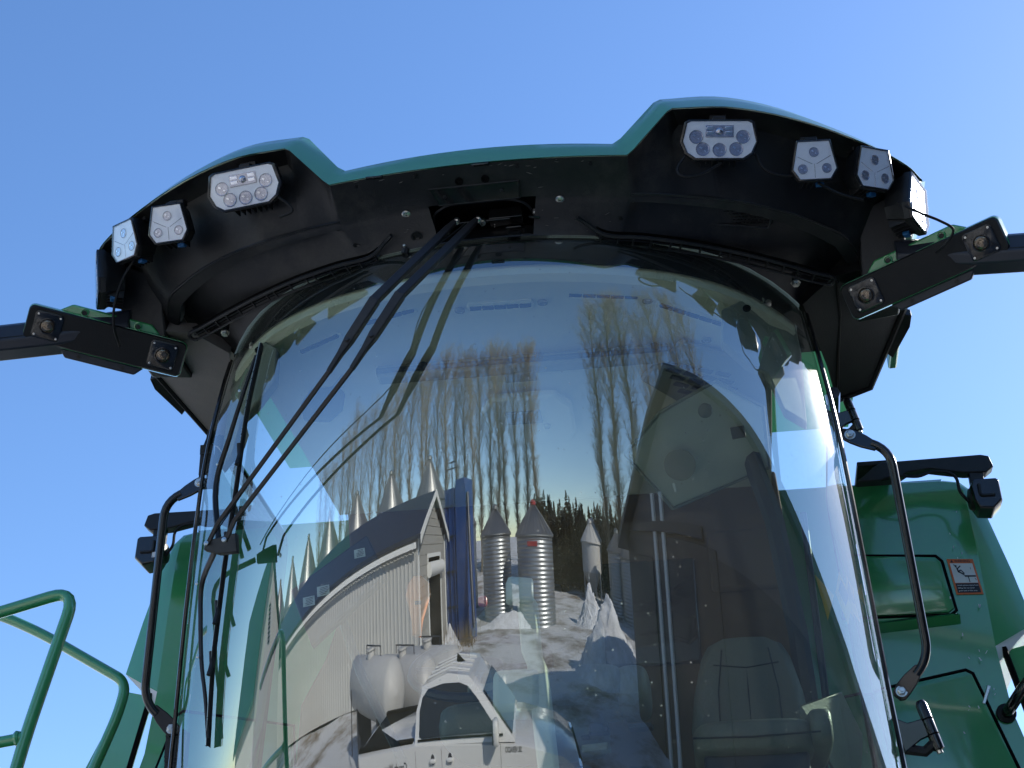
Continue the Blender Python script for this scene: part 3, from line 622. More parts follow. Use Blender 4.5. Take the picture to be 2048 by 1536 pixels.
# ------------------------------------------------------------------ wiper: two parallel arms and a long blade parked at the left of the glass
off = .055
def wp(u, z, o=off): return G(u, z, o)
pv = [Vector((-.082, 3.315, 2.645)), Vector((-.018, 3.318, 2.647))]
kn = [Vector((-.278, 3.19, 2.297)), Vector((-.205, 3.18, 2.299))]
el = [Vector((-.401, 3.21, 2.085)), Vector((-.334, 3.20, 2.083))]
be = [Vector((-.777, 3.495, 1.796)), Vector((-.710, 3.448, 1.779))]
en = [Vector((-.806, 3.514, 1.743)), Vector((-.737, 3.467, 1.727))]
for i in (0, 1):
    top_ = MB(); d = (kn[i] - pv[i]).normalized(); sdv = d.cross(Vector((0, -1, -.3))).normalized()
    def band(p, w, t): return [p + sdv * w + Vector((0, -t, 0)), p - sdv * w + Vector((0, -t, 0)), p - sdv * w + Vector((0, t, 0)), p + sdv * w + Vector((0, t, 0))]
    arm = part('wiper_arm', MB().loft([band(pv[i] - d * .012, .007, .006), band(pv[i] + d * .05, .0105, .008), band(kn[i], .0130, .010)], closed=True, caps=True), 'wiper', bevel=.003, label='%s of the two parallel wiper arms' % ('left' if i == 0 else 'right'))
    subw(arm, 'spring_channel', MB().loft([band(kn[i] - d * .002, .0140, .011), band(kn[i].lerp(el[i], .55), .0125, .011), band(kn[i].lerp(el[i], .75), .008, .008), band(el[i], .007, .006)], closed=True, caps=True), 'wiper', bevel=.003)
    subw(arm, 'hinge_pin', MB().lathe([(.0065, 0), (.0065, .006), (0, .007)], kn[i].lerp(el[i], .58) + Vector((0, -.010, 0)), 10, m=Matrix.Rotation(R(90), 3, 'X')), 'wiper', smooth=True)
    subw(arm, 'arm_rod', MB().loft([band(el[i], .0060, .004), band(el[i].lerp(be[i], .5), .0058, .0035), band(be[i], .0058, .0035), band(en[i], .006, .004)], closed=True, caps=True), 'wiper', bevel=.0015)
    subw(arm, 'pivot_nut', MB().lathe([(.010, -.006), (.010, .004), (.006, .006), (.006, .012), (0, .013)], pv[i] - d * .006 + Vector((0, 0, -.004)), 6, m=un.to_track_quat('Z', 'Y').to_matrix()), 'zinc')
    subw(arm, 'end_screw', MB().lathe([(.007, 0), (.007, .005), (0, .006)], en[i] + Vector((0, -.008, 0)), 10, m=Matrix.Rotation(R(90), 3, 'X')), 'zinc', smooth=True)
hb = Vector((-.838, 3.715, 1.885))
bk = part('blade_carrier', MB().prism([en[0] + Vector((-.010, .004, .016)), en[1] + Vector((.024, .010, .030)), en[1] + Vector((.030, .016, -.026)), en[0] + Vector((.03, .01, -.024)), en[0] + Vector((-.012, .004, -.012))], (.004, .016, 0)), 'black', bevel=.003)
bl = [Gs(u, z, .020) for u, z in ((-.570, 2.402), (-.578, 2.181), (-.586, 1.95), (-.602, 1.75), (-.612, 1.60), (-.619, 1.465), (-.612, 1.25))]
bls = smoothpts(bl, 5)
blade = part('wiper_blade', MB().tube(bls, .0058, 6), 'rubber', smooth=True)
subw(blade, 'steel_spine', MB().tube([p + Vector((-.002, -.008, 0)) for p in bls], .0012, 4), 'zinc', smooth=True)
subw(blade, 'rubber_lip', MB().loft([[p + Vector((.0015, .003, 0)) for p in bls], [p + Vector((.003, .017, 0)) for p in bls]]), 'rubber', smooth=True)
# superstructure: levers from the carrier up and down to the blade
up = smoothpts([G(-.748, 2.36, .024), G(-.768, 2.25, .026), G(-.800, 2.12, .028), G(-.835, 1.99, .030), en[0] + Vector((.012, .05, .03))], 5)
dn = smoothpts([en[0] + Vector((.012, .03, -.005)), G(-.862, 1.72, .024), G(-.850, 1.60, .024), G(-.828, 1.48, .024), G(-.800, 1.38, .024), G(-.778, 1.27, .024)], 5)
subw(blade, 'upper_lever', MB().tube(up, [.005 + .004 * min(1, k / len(up) * 1.6) for k in range(len(up))], 6), 'black', smooth=True)
subw(blade, 'lower_lever', MB().tube(dn, [.009 - .004 * k / len(dn) for k in range(len(dn))], 6), 'wiper', smooth=True)
for j in (8, 14, 20, 25):
    if j < len(bls): subw(blade, 'claw', MB().tube([bls[j] + Vector((-.003, -.010, .035)), bls[j] + Vector((0, -.004, 0)), bls[j] + Vector((-.003, -.010, -.035))], .0075, 6), 'black', smooth=True)
for j, z in enumerate((2.25, 2.05, 1.72, 1.50)):
    subw(blade, 'rivet', MB().lathe([(.0042, 0), (.0042, .003), (0, .004)], G({2.25: -.775, 2.05: -.83, 1.72: -.868, 1.50: -.83}[z], z, .036), 8, m=Matrix.Rotation(R(90), 3, 'X')), 'zinc', smooth=True)
subw(blade, 'washer_hose', MB().tube(smoothpts([(-.05, 3.32, 2.64), (-.22, 3.25, 2.42), (-.33, 3.21, 2.20), (-.60, 3.38, 1.95), (-.79, 3.52, 1.78)], 5), .002, 5), 'rubber', smooth=True)
# washer nozzle strip under the roof, left of the motor
nz_ = part('washer_nozzle', MB().tube([(-.24, 3.365, 2.60), (-.245, 3.37, 2.585)], .012, 8), 'black', smooth=True)
subw(nz_, 'jet', MB().lathe([(.005, 0), (.004, .006), (0, .007)], (-.243, 3.355, 2.602), 8, m=Matrix.Rotation(R(90), 3, 'X')), 'zinc')

# ------------------------------------------------------------------ grain tank behind the cab
TY = 5.05
def tk(p): return Vector(p)
# half outline of the front face (x>0), top to bottom
for_tank = [(0, 2.575), (1.10, 2.570), (1.46, 2.563), (1.510, 2.553), (1.534, 2.520), (1.541, 2.44), (1.546, 2.22), (1.548, 1.90), (1.565, 1.66), (1.65, 1.30), (1.80, .8), (1.80, -.4)]
front = [[Vector((x * s, TY + (.02 if k == 0 else 0), z)) for s in (-1, 1)] for k, (x, z) in enumerate(for_tank)]
outer = [(0, 2.585), (1.10, 2.582), (1.43, 2.577), (1.53, 2.555), (1.585, 2.48), (1.62, 2.36), (1.685, 2.16), (1.755, 1.955)]
tb = MB()
fr_row = [Vector((x, TY, z)) for x, z in for_tank]; n0 = len(fr_row)
tb.add([Vector((-p.x, p.y, p.z)) for p in fr_row] + fr_row, [(k, k + 1, n0 + k + 1, n0 + k) for k in range(n0 - 1)])
tank = part('grain_tank', tb, 'green')
# rolled top edge and bright sloping cheeks on both sides
subw(tank, 'top_edge', MB().loft([[Vector((x, TY, z)) for x, z in ((-1.46, 2.562), (0, 2.574), (1.46, 2.562))], [Vector((x, TY + .008, 2.576)) for x in (-1.465, 0, 1.465)], [Vector((x, TY + .03, 2.580)) for x in (-1.465, 0, 1.465)], [Vector((x, TY + 1.8, 2.60)) for x in (-1.40, 0, 1.40)]]), 'green', smooth=True)
for s in (-1, 1):
    edge = [(x, z) for x, z in for_tank[2:9]]
    rim_ = [(1.47, 2.578), (1.535, 2.565), (1.580, 2.525), (1.610, 2.42), (1.66, 2.20), (1.70, 1.99)]
    e_i = [Vector((x * s, TY, z)) for x, z in (for_tank[2], for_tank[3], for_tank[4], for_tank[5], for_tank[6], for_tank[7])]
    e_m = [a.lerp(Vector((rx * s, TY + .03, rz)), .5) + Vector((.004 * s, -.006, 0)) for a, (rx, rz) in zip(e_i, rim_)]
    e_o = [Vector((rx * s, TY + .035, rz)) for rx, rz in rim_]; e_b = [Vector((rx * s * 1.0, TY + 1.8, rz)) for rx, rz in rim_]
    ck = subw(tank, 'side_cheek', MB().loft([e_i, e_m, e_o, e_b]), 'green', smooth=True)
    subw(tank, 'cheek_foot', MB().add([e_i[-1], e_o[-1], e_b[-1], Vector((1.52 * s, TY + 1.8, 1.90)), Vector((1.555 * s, TY + .02, 1.93 - .08))], [(0, 1, 2, 3, 4)]), 'white')
    # lower flared shroud, separate sheet
    sh_ = MB().prism([Vector(q) for q in ((1.585 * s, TY + .05, 1.90), (1.70 * s, TY + .06, 1.93), (2.02 * s, TY + .10, 1.20), (2.02 * s, TY + .10, -.4), (1.66 * s, TY + .05, -.4), (1.66 * s, TY + .05, 1.45))], (0, .02, 0))
    shr = part('side_shroud', sh_, 'green', bevel=.004)
    subw(shr, 'gap_strip', MB().tube([(1.578 * s, TY + .02, 1.90), (1.655 * s, TY + .02, 1.44), (1.66 * s, TY + .02, .9)], .012, 6), 'dark')
# hatch doors: raised panels with dark grooves (right side as seen; mirrored ones on the left)
def hatch(poly, name='hatch_door'):
    P = [Vector((x, TY, z)) for x, z in poly]; c = sum(P, Vector()) / len(P)
    h = subw(tank, name, MB().loft([[p for p in P], [p + Vector((0, -.010, 0)) + (c - p).normalized() * .002 for p in P], [p + Vector((0, -.014, 0)) + (c - p).normalized() * .016 for p in P]], closed=True, caps=True), 'green', smooth=True)
    g = MB().tube([p + Vector((0, -.001, 0)) + (p - c).normalized() * .010 for p in P + [P[0]]], .006, 6); subw(tank, 'door_groove', g, 'dark')
def px_t(px, py):   # image position on the tank's front plane
    d = Vector((_F + _Rt * (px - 1024) / 2900 + _U * (768 - py) / 2900)); return (0.59384 + d.x * TY / d.y, d.z * TY / d.y)
up_door = [px_t(*q) for q in ((1690, 1114), (1868, 1116), (1880, 1126), (1908, 1218), (1898, 1226), (1690, 1236))]
lo_door = [px_t(*q) for q in ((1690, 1398), (1930, 1345), (1944, 1352), (2045, 1560), (2070, 1640), (1690, 1640))]
for dr in (up_door, lo_door):
    hatch(dr)
hatch([(-x, z) for x, z in reversed(lo_door)])
subw(tank, 'shelf_lip', MB().loft([[Vector((x, TY - .002, z)) for x, z in (px_t(1690, 1250), px_t(1916, 1226))], [Vector((x, TY - .035, z)) for x, z in (px_t(1690, 1262), px_t(1918, 1236))], [Vector((x, TY - .002, z)) for x, z in (px_t(1690, 1275), px_t(1922, 1248))]]), 'green', smooth=True)
hx, hz = px_t(1972, 1392)
subw(tank, 'latch_plate', MB().box((hx, TY - .012, hz), (.012, .008, .07), (0, R(24), 0)), 'zinc', bevel=.002)
# black hose through the right panel
hx, hz = px_t(2012, 1428)
hs = part('hose', MB().tube(smoothpts([(hx, TY + .02, hz), (hx + .01, TY - .06, hz + .005), (hx + .06, TY - .12, hz + .06), (hx + .16, TY - .14, hz + .16)], 5), .020, 10), 'black_gloss', smooth=True)
subw(hs, 'grommet', MB().lathe([(.034, 0), (.034, .01), (.022, .014), (0, .014)], (hx, TY - .002, hz), 16, m=Matrix.Rotation(R(90), 3, 'X')), 'rubber', smooth=True)
# paint chips and streaks
chips = MB()
for k in range(26):
    px_, py_ = random.uniform(1900, 2000), random.uniform(1000, 1480); x, z = px_t(px_, py_)
    if abs(x) > 1.52: continue
    a = random.uniform(-.6, .6); l = random.uniform(.003, .014); w_ = random.uniform(.0012, .003)
    chips.add([(x - w_, TY - .0155, z), (x + w_, TY - .0155, z + .001), (x + w_ + a * l, TY - .0155, z + l), (x - w_ * .3 + a * l, TY - .0155, z + l)], [(0, 1, 2, 3)])
for k in range(12):
    x, z = -1.46 + random.uniform(0, .07), random.uniform(1.85, 2.45); l = random.uniform(.004, .02)
    chips.add([(x, TY - .003, z), (x + .002, TY - .003, z), (x + .0035, TY - .003, z + l), (x + .002, TY - .003, z + l)], [(0, 1, 2, 3)])
tag(subw(tank, 'paint_chips', chips, 'label_white'), kind='stuff')

# warning decal on the tank
dq = [px_t(*q) for q in ((1893, 1119), (1945, 1119), (1967, 1189), (1913, 1190))]
(x0, z0), (x1, z1), (x2, z2), (x3, z3) = dq
def dp_(u, v, y=.0):       # u right, v down over the sheared decal
    a = Vector((x0, 0, z0)).lerp(Vector((x1, 0, z1)), u); b = Vector((x3, 0, z3)).lerp(Vector((x2, 0, z2)), u); p = a.lerp(b, v); p.y = TY - .004 - y; return p
def dquad(u0, u1, v0, v1, y): return MB().add([dp_(u0, v0, y), dp_(u1, v0, y), dp_(u1, v1, y), dp_(u0, v1, y)], [(0, 1, 2, 3)])
dec = part('warning_decal', MB().prism([dp_(0, 0), dp_(1, 0), dp_(1, 1), dp_(0, 1)], (0, .002, 0)), 'label_orange', label='orange bordered WARNING decal with a falling figure')
subw(dec, 'picture_field', dquad(.07, .93, .125, .68, .0012), 'label_white'); subw(dec, 'text_field', dquad(.07, .93, .69, .955, .0012), 'label_dark')
def dtext(body, u, v, h, m, y, width=None):
    me = text_mesh(body, 1.0, 'lettering'); xs = [v_.co.x for v_ in me.vertices]; ww = max(xs) - min(xs); m0 = min(xs)
    W_ = (Vector((x1, 0, z1)) - Vector((x0, 0, z0))).length; H_ = (Vector((x3, 0, z3)) - Vector((x0, 0, z0))).length
    for v_ in me.vertices:
        uu = u + (v_.co.x - m0) / ww * width; vv = v - v_.co.y * h / .7 ; v_.co = dp_(uu, vv, y) + OFF
    me.materials.clear(); return link('lettering', me, m, dec)
dtext('WARNING', .26, .095, .07, 'label_dark', .0012, .60)
subw(dec, 'alert_triangle', MB().add([dp_(.17, .02, .0012), dp_(.23, .105, .0012), dp_(.10, .105, .0012)], [(0, 1, 2)]), 'label_dark')
for i, tx in enumerate(('Avoid serious injury from', 'falling. Do not enter', 'grain tank in this area.')): dtext(tx, .12, .765 + .075 * i, .035, 'label_white', .0018, (.78, .62, .70)[i])
def dline(pts, w_):
    mb = MB()
    for a, b in zip(pts, pts[1:]):
        A_, B_ = Vector(a), Vector(b); d = (B_ - A_); n_2 = Vector((-d.y, d.x)).normalized() * w_
        mb.add([dp_(*(A_ + n_2), .0018), dp_(*(B_ + n_2), .0018), dp_(*(B_ - n_2), .0018), dp_(*(A_ - n_2), .0018)], [(0, 1, 2, 3)])
    return mb
fg = MB()
for pts, w_ in ((((.20, .16), (.29, .27)), .016), (((.44, .20), (.32, .27)), .016), (((.29, .26), (.31, .37)), .028), (((.31, .36), (.42, .32), (.52, .42)), .018), (((.30, .37), (.40, .40), (.50, .44)), .018),
                (((.30, .36), (.52, .47)), .012), (((.50, .49), (.92, .49)), .022), (((.63, .49), (.63, .66)), .016), (((.80, .24), (.80, .30)), .008), (((.86, .55), (.90, .61)), .010)):
    q_ = dline(pts, w_); fg.add(q_.v, q_.f)
fg.add([dp_(.27 + .035 * math.cos(a), .205 + .028 * math.sin(a), .0018) for a in [k * math.pi / 5 for k in range(10)]], [tuple(range(10))])
subw(dec, 'falling_figure', fg, 'label_dark')

# cameras on arms at both sides of the tank
for s in (-1, 1):
    lb = 'rear camera on its arm above the %s tank shoulder' % ('right' if s > 0 else 'left')
    x0_ = 1.13
    arm = part('tank_camera_arm', MB().prism([Vector((x * s, TY - .16, z)) for x, z in ((1.13, 2.505), (1.165, 2.530), (1.20, 2.562), (1.235, 2.578), (1.59, 2.582), (1.618, 2.574), (1.628, 2.530), (1.60, 2.508), (1.52, 2.512), (1.40, 2.538), (1.32, 2.530), (1.28, 2.505))], (0, .05, 0)), 'black', bevel=.004, label='arm of the ' + lb)
    subw(arm, 'pad', MB().box((1.21 * s, TY - .02, 2.588), (.13, .24, .02)), 'black', bevel=.004)
    cc = Vector((1.574 * s, TY - .15, 2.406))
    subw(arm, 'drop_bracket', MB().box(cc + Vector((-.012 * s, .01, .082)), (.05, .03, .065)), 'black', bevel=.003)
    oc = [(-.045, -.03), (-.03, -.062), (.02, -.068), (.055, -.035), (.055, .048), (.045, .056), (-.035, .056), (-.05, .03)]
    body = MB().loft([[cc + Vector((a * s * .92, -.055, b * .92)) for a, b in oc], [cc + Vector((a * s, -.045, b)) for a, b in oc], [cc + Vector((a * s, .03, b)) for a, b in oc], [cc + Vector((a * s * .8, .05, b * .8)) for a, b in oc]], closed=True, caps=True)
    cb = subw(arm, 'camera_body', body, 'black_gloss', bevel=.003)
    subw(arm, 'camera_ridge', MB().tube(bendpts([cc + Vector(q) for q in ((-.02 * s, -.058, .03), (-.02 * s, -.058, -.015), (.03 * s, -.058, -.015))], .012), .006, 6), 'black')
    subw(arm, 'camera_cap', MB().lathe([(.052, -.02), (.05, .0), (.038, .022), (0, .03)], cc + Vector((-.03 * s, 0, .0)), 18, m=Matrix.Rotation(R(-90) * s, 3, 'Y')), 'black', smooth=True)
    cbp = smoothpts([Vector(q) for q in ((1.22 * s, TY - .15, 2.51), (1.28 * s, TY - .18, 2.505), (1.35 * s, TY - .18, 2.498), (1.40 * s, TY - .18, 2.512), (1.455 * s, TY - .18, 2.508), (1.485 * s, TY - .18, 2.48), (1.492 * s, TY - .17, 2.43), (1.52 * s, TY - .16, 2.39))], 5)
    subw(arm, 'cable', MB().tube(cbp, .006, 6), 'rubber', smooth=True)
    if s < 0: subw(arm, 'camera_label', MB().box(cc + Vector((.03, -.0575, -.030)), (.022, .001, .022)), 'label_white')

# ------------------------------------------------------------------ green handrails of the ladder platform, far left
ra = part('ladder_handrail', MB().tube(bendpts([(-1.60, 3.30, 1.40), (-1.268, 3.3, 1.482), (-1.065, 3.30, 1.535), (-1.133, 3.3, 1.15), (-1.185, 3.3, .70), (-1.185, 3.3, .05)], .075, 7), .0160, 12), 'green', smooth=True, label='front green handrail hoop of the ladder platform')
subw(ra, 'rung', MB().tube([(-1.60, 3.3, 1.08), (-1.25, 3.3, 1.125), (-1.14, 3.3, 1.14)], .0145, 12), 'green', smooth=True)
subw(ra, 'weld', MB().lathe([(.018, -.006), (.021, 0), (.018, .006)], (-1.153, 3.3, 1.139), 10, m=Matrix.Rotation(R(80), 3, 'Y')), 'green', smooth=True)
part('ladder_handrail', MB().tube(bendpts([(-2.10, 4.3, 1.99), (-1.835, 4.3, 1.925), (-1.660, 4.3, 1.842), (-1.338, 4.3, 1.655), (-1.352, 4.3, 1.55), (-1.46, 4.3, 1.20), (-1.60, 4.3, .60), (-1.62, 4.3, .05)], .085, 7), .0175, 12), 'green', smooth=True, label='rear green handrail of the ladder platform, sloping down to the cab')
part('ladder_platform', MB().box((-1.50, 3.9, .02), (.75, 1.6, .06)), 'black', bevel=.01)
la = part('ladder', MB().box((-1.85, 3.4, -.65), (.05, .08, 1.4)).box((-1.35, 3.4, -.65), (.05, .08, 1.4)), 'green', bevel=.005)
for k in range(4): subw(la, 'step', MB().box((-1.6, 3.38, -1.2 + k * .32), (.46, .16, .03)), 'black', bevel=.004)

# ------------------------------------------------------------------ cab interior
hb_ = MB()
ul = [math.sin(t * 1.3) / math.sin(1.45) for t in np.linspace(-1, 1, 41)]
hl_rows = [[G(u, 2.50, -.015) for u in ul], [G(u, 2.465, -.020) for u in ul], [G(u, 2.455, -.045) for u in ul], [G(u, 2.475, -.10) for u in ul]]
hl_rows += [[Vector((p.x, min(4.86, p.y + d), 2.48 + .02 * math.sin(d * 2))) for p in hl_rows[3]] for d in (.08, .2, .45, .9, 1.45)]
hl_rows[-1] = [Vector((p.x, max(p.y, 4.86), 2.50)) for p in hl_rows[-1]]
hd = part('headliner', hb_.loft(hl_rows), 'beige', smooth=True)
# A-pillar covers in each top corner
for s in (-1, 1):
    ap = MB(); Pp = [G(a_ * s, z_, -.02) for a_, z_ in ((.87, 2.56), (.80, 2.475), (.72, 2.40), (.70, 2.28), (.765, 2.23), (.83, 2.22), (.86, 2.12), (.93, 2.12), (.975, 2.40), (.985, 2.55))]
    ap.prism(Pp, (0, .05, 0)); a_ = part('pillar_cover', ap, 'beige_dk', bevel=.008)
    mm = Matrix.Rotation(R(90), 3, 'X')
    subw(a_, 'cover_plug', MB().lathe([(.012, 0), (.012, .003), (0, .004)], G(.86 * s, 2.50, -.016), 14, m=mm), 'beige_dk', smooth=True)
    subw(a_, 'cover_hole', MB().lathe([(.012, 0), (.012, .004), (.008, .004), (0, .001)], G(.80 * s, 2.43, -.012), 14, m=mm), 'dark', smooth=True)
def vent(xa, ya, xb, yb, nseg):
    a, b = Vector((xa, ya, 2.474)), Vector((xb, yb, 2.474)); d = b - a; L = d.length; ang = math.atan2(d.y, d.x); c = (a + b) / 2
    v = part('ceiling_vent', MB().prism([c + Vector((math.cos(ang) * x - math.sin(ang) * y, math.sin(ang) * x + math.cos(ang) * y, 0)) for x, y in ((-L / 2, -.022), (L / 2, -.022), (L / 2 + .008, 0), (L / 2, .022), (-L / 2, .022), (-L / 2 - .008, 0))], (0, 0, .012)), 'beige', bevel=.002)
    for k in range(nseg):
        x = (-L / 2) + L * (k + .5) / nseg
        subw(v, 'vent_slot', MB().box(c + Vector((math.cos(ang) * x, math.sin(ang) * x, -.002)), (L / nseg * .90, .012, .010), (0, 0, ang)), 'dark')
vent(-.075, 3.520, .112, 3.528, 5); vent(.227, 3.492, .43, 3.535, 5); vent(.49, 3.585, .68, 3.725, 5); vent(-.44, 3.56, -.24, 3.50, 5); vent(-.64, 3.675, -.50, 3.60, 4)
for x, y in ((-.105, 3.525), (.146, 3.522), (.62, 3.80), (.455, 3.56)): part('dome_light', MB().lathe([(.016, 0), (.016, -.004), (.010, -.005), (.008, .002), (0, .002)], (x, y, 2.474), 16), 'beige_dk', smooth=True)
ro = part('blind_cassette', MB().box((.04, 3.82, 2.452), (.93, .06, .045), (0, 0, R(.5))), 'beige_dk', bevel=.012)
subw(ro, 'blind_rod', MB().tube([(-.42, 3.78, 2.445), (.50, 3.79, 2.445)], .009, 8), 'screen', smooth=True)
for x in (-.27, .10, .46): subw(ro, 'cap_screw', MB().lathe([(.013, .02), (.013, -.004), (0, -.005)], (x, 3.785, 2.442), 12), 'screen', smooth=True)
subw(ro, 'pull_tab', MB().box((.03, 3.86, 2.430), (.10, .05, .008)), 'beige_dk', bevel=.003)
ho = part('roof_hatch_trim', MB().prism([(-.09, 4.02, 2.478), (.12, 4.02, 2.478), (.165, 4.10, 2.478), (.16, 4.28, 2.478), (.13, 4.33, 2.478), (-.12, 4.33, 2.478), (-.14, 4.10, 2.478)], (0, 0, -.03)), 'beige', bevel=.010)
subw(ho, 'handle_pocket', MB().box((.0, 4.14, 2.446), (.12, .08, .01)), 'beige_dk', bevel=.006)
subw(ho, 'latch_button', MB().lathe([(.012, 0), (.010, -.012), (0, -.013)], (.07, 4.20, 2.446), 12), 'beige_dk', smooth=True)
# speaker grille panel
ga = part('speaker_grille', MB().prism([(.40, 3.98, 2.476), (.545, 3.78, 2.476), (.82, 3.98, 2.476), (.82, 4.42, 2.476), (.66, 4.34, 2.476)], (0, 0, -.02)), 'beige_dk', bevel=.006)
for k in range(6):
    for j in range(4):
        x = .50 + .055 * j + .010 * k; y = 3.89 + .045 * k + .030 * j
        subw(ga, 'grille_slot', MB().box((x, y, 2.455), (.048, .020, .006), (0, 0, R(33))), 'screen')
# tilted overhead console with round speaker
cpts = [Vector(q) for q in ((.335, 4.08, 2.245), (.455, 3.97, 2.325), (.640, 3.97, 2.425), (.79, 4.18, 2.44), (.80, 4.40, 2.33), (.47, 4.25, 2.125))]
cn_ = sum(cpts, Vector()) / 6; nrm2 = Vector((.15, .75, .62)).normalized()
oc_ = part('overhead_console', MB().loft([[p + nrm2 * .10 + (cn_ - p) * .05 for p in cpts], [p + nrm2 * .02 for p in cpts], [p - nrm2 * .004 + (cn_ - p) * .03 for p in cpts]], closed=True, caps=True), 'console', bevel=.006)
mq = (-nrm2).to_track_quat('Z', 'Y').to_matrix()
subw(oc_, 'speaker_disc', MB().lathe([(.052, 0), (.052, .003), (.046, .005), (0, .006)], (.505, 4.160, 2.236), 24, m=mq), 'beige_dk', smooth=True)
subw(oc_, 'round_knob', MB().lathe([(.024, 0), (.022, .014), (.014, .018), (0, .019)], (.600, 4.035, 2.358), 20, m=mq), 'leather', smooth=True)
subw(oc_, 'switch_panel', MB().box((.70, 4.17, 2.345), (.045, .006, .040), mq @ Matrix.Rotation(R(90), 3, 'X')), 'screen', bevel=.002)
subw(oc_, 'edge_trim', MB().tube([p - nrm2 * .002 for p in cpts + cpts[:1]], .006, 6), 'beige_dk', smooth=True)
subw(oc_, 'small_clip', MB().box((.475, 4.22, 2.185), (.020, .008, .030), mq @ Matrix.Rotation(R(90), 3, 'X')), 'white', bevel=.002)
# rear trim wall, pillars, floor
rw = part('rear_trim', MB().prism([(.16, 4.86, 2.56), (.84, 4.86, 2.56), (.87, 4.86, 2.1), (.90, 4.86, 1.6), (.92, 4.86, .9), (-.92, 4.86, .9), (-.92, 4.86, 1.75), (-.84, 4.86, 1.92), (-.78, 4.86, 2.15), (-.775, 4.86, 2.35), (-.80, 4.86, 2.58)], (0, .03, 0)), 'brown', bevel=.01)
subw(rw, 'rear_window', MB().box((.34, 4.85, 2.02), (.36, .02, .40)), 'truckglass', bevel=.02)
subw(rw, 'trim_pocket', MB().box((.70, 4.845, 2.2), (.26, .03, .24)), 'brown', bevel=.03)
part('b_pillar', MB().tube([(.72, 4.30, 2.40), (.80, 4.45, 2.15), (.845, 4.6, 1.80), (.87, 4.7, 1.30)], .035, 8), 'screen', smooth=True)
part('cab_floor', MB().box((0, 4.45, .90), (1.9, 1.0, .06)), 'beige_dk')
for s in (-1, 1):
    dg = part('cab_door', MB().tube(bendpts([(1.0 * s, 3.99, 2.36), (1.03 * s, 4.84, 2.40), (1.10 * s, 4.90, .95), (1.11 * s, 4.25, .80)], .08), .022, 8), 'black_gloss', smooth=True)
    subw(dg, 'door_window', MB().prism([(.985 * s, 4.00, 2.35), (1.01 * s, 4.84, 2.38), (1.09 * s, 4.88, .95), (1.085 * s, 4.22, .85), (1.03 * s, 4.10, 1.43)], (.005 * s, 0, 0)), 'doorglass')
part('side_armrest', MB().prism([(.80, 4.30, 1.47), (.95, 4.42, 1.55), (1.02, 4.7, 1.50), (.98, 4.7, 1.30), (.88, 4.32, 1.33)], (0, .02, -.04)), 'leather', bevel=.015)
part('grab_tube', MB().tube([(.90, 4.5, 2.2), (.905, 4.5, 1.2)], .012, 8), 'screen', smooth=True)
dc = part('door_decal', MB().prism([(.985, 4.72, 1.99), (.93, 4.72, 2.07), (.955, 4.72, 1.90)], (0, .004, 0)), 'label_yellow')
d2_ = part('door_decal', MB().prism([(.992, 4.72, 2.00), (1.012, 4.72, 2.075), (1.045, 4.72, 1.965), (1.02, 4.72, 1.88)], (0, .004, 0)), 'label_yellow')
subw(d2_, 'print_block', MB().prism([(1.002, 4.718, 2.005), (1.015, 4.718, 2.045), (1.035, 4.718, 1.985), (1.02, 4.718, 1.945)], (0, .001, 0)), 'label_dark')
def cushion(c, size, rot=(0, 0, 0), r=.5, n=10):
    """superellipsoid pad"""
    mb = MB(); rows = []
    for i in range(n + 1):
        th = math.pi * i / n; ring = []
        for k in range(20):
            a = 2 * math.pi * k / 20
            f = lambda v: math.copysign(abs(v) ** r, v)
            p = Vector((size[0] / 2 * f(math.cos(a)) * f(math.sin(th)), size[1] / 2 * f(math.sin(a)) * f(math.sin(th)), size[2] / 2 * f(math.cos(th))))
            ring.append(Euler(rot).to_matrix() @ p + Vector(c))
        rows.append(ring)
    return mb.loft(rows, closed=True)
st = part('passenger_seat', cushion((.665, 4.30, 1.335), (.36, .40, .11), (R(4), 0, 0), .42), 'leather', smooth=2, label='small folding passenger seat on the right of the cab')
subw(st, 'side_bolster', cushion((.845, 4.29, 1.345), (.075, .38, .12), (0, 0, R(4)), .5), 'leather', smooth=2)
subw(st, 'backrest', MB().loft([[Vector((.665 + x, 4.56 + dy, z)) for x, dy in ((-w_, .05), (-w_ * .96, .0), (-w_ * .75, -.028), (0, -.036), (w_ * .75, -.028), (w_ * .96, 0), (w_, .05))] for z, w_ in ((1.36, .185), (1.50, .19), (1.62, .175), (1.72, .15), (1.765, .125), (1.78, .09))]), 'leather', smooth=2)
for x in (-.10, .0, .10): subw(st, 'seam', MB().tube([(.665 + x, 4.526, 1.40), (.665 + x * .95, 4.524, 1.60), (.665 + x * .75, 4.528, 1.74)], .0022, 4), 'screen')
subw(st, 'seam', MB().tube([(.56, 4.527, 1.69), (.665, 4.523, 1.675), (.77, 4.527, 1.69)], .0022, 4), 'screen')
subw(st, 'piping', MB().tube([(.49, 4.10, 1.315), (.665, 4.095, 1.310), (.85, 4.10, 1.318)], .003, 4), 'screen')
subw(st, 'seat_base', MB().box((.665, 4.32, 1.10), (.30, .34, .36)), 'screen', bevel=.01)
op = part('operator_seat', cushion((-.02, 4.30, 1.42), (.50, .46, .13), (R(6), 0, 0), .4), 'leather', smooth=2, label='operator seat in the middle of the cab')
subw(op, 'backrest', cushion((-.02, 4.56, 1.70), (.46, .13, .55), (R(-8), 0, 0), .45), 'leather', smooth=2)
subw(op, 'headrest', cushion((-.12, 4.20, 1.53), (.13, .10, .18), (0, 0, 0), .55), 'beige_dk', smooth=2)
subw(op, 'armrest', cushion((.185, 4.14, 1.475), (.24, .30, .105), (0, 0, 0), .42), 'leather', smooth=2)
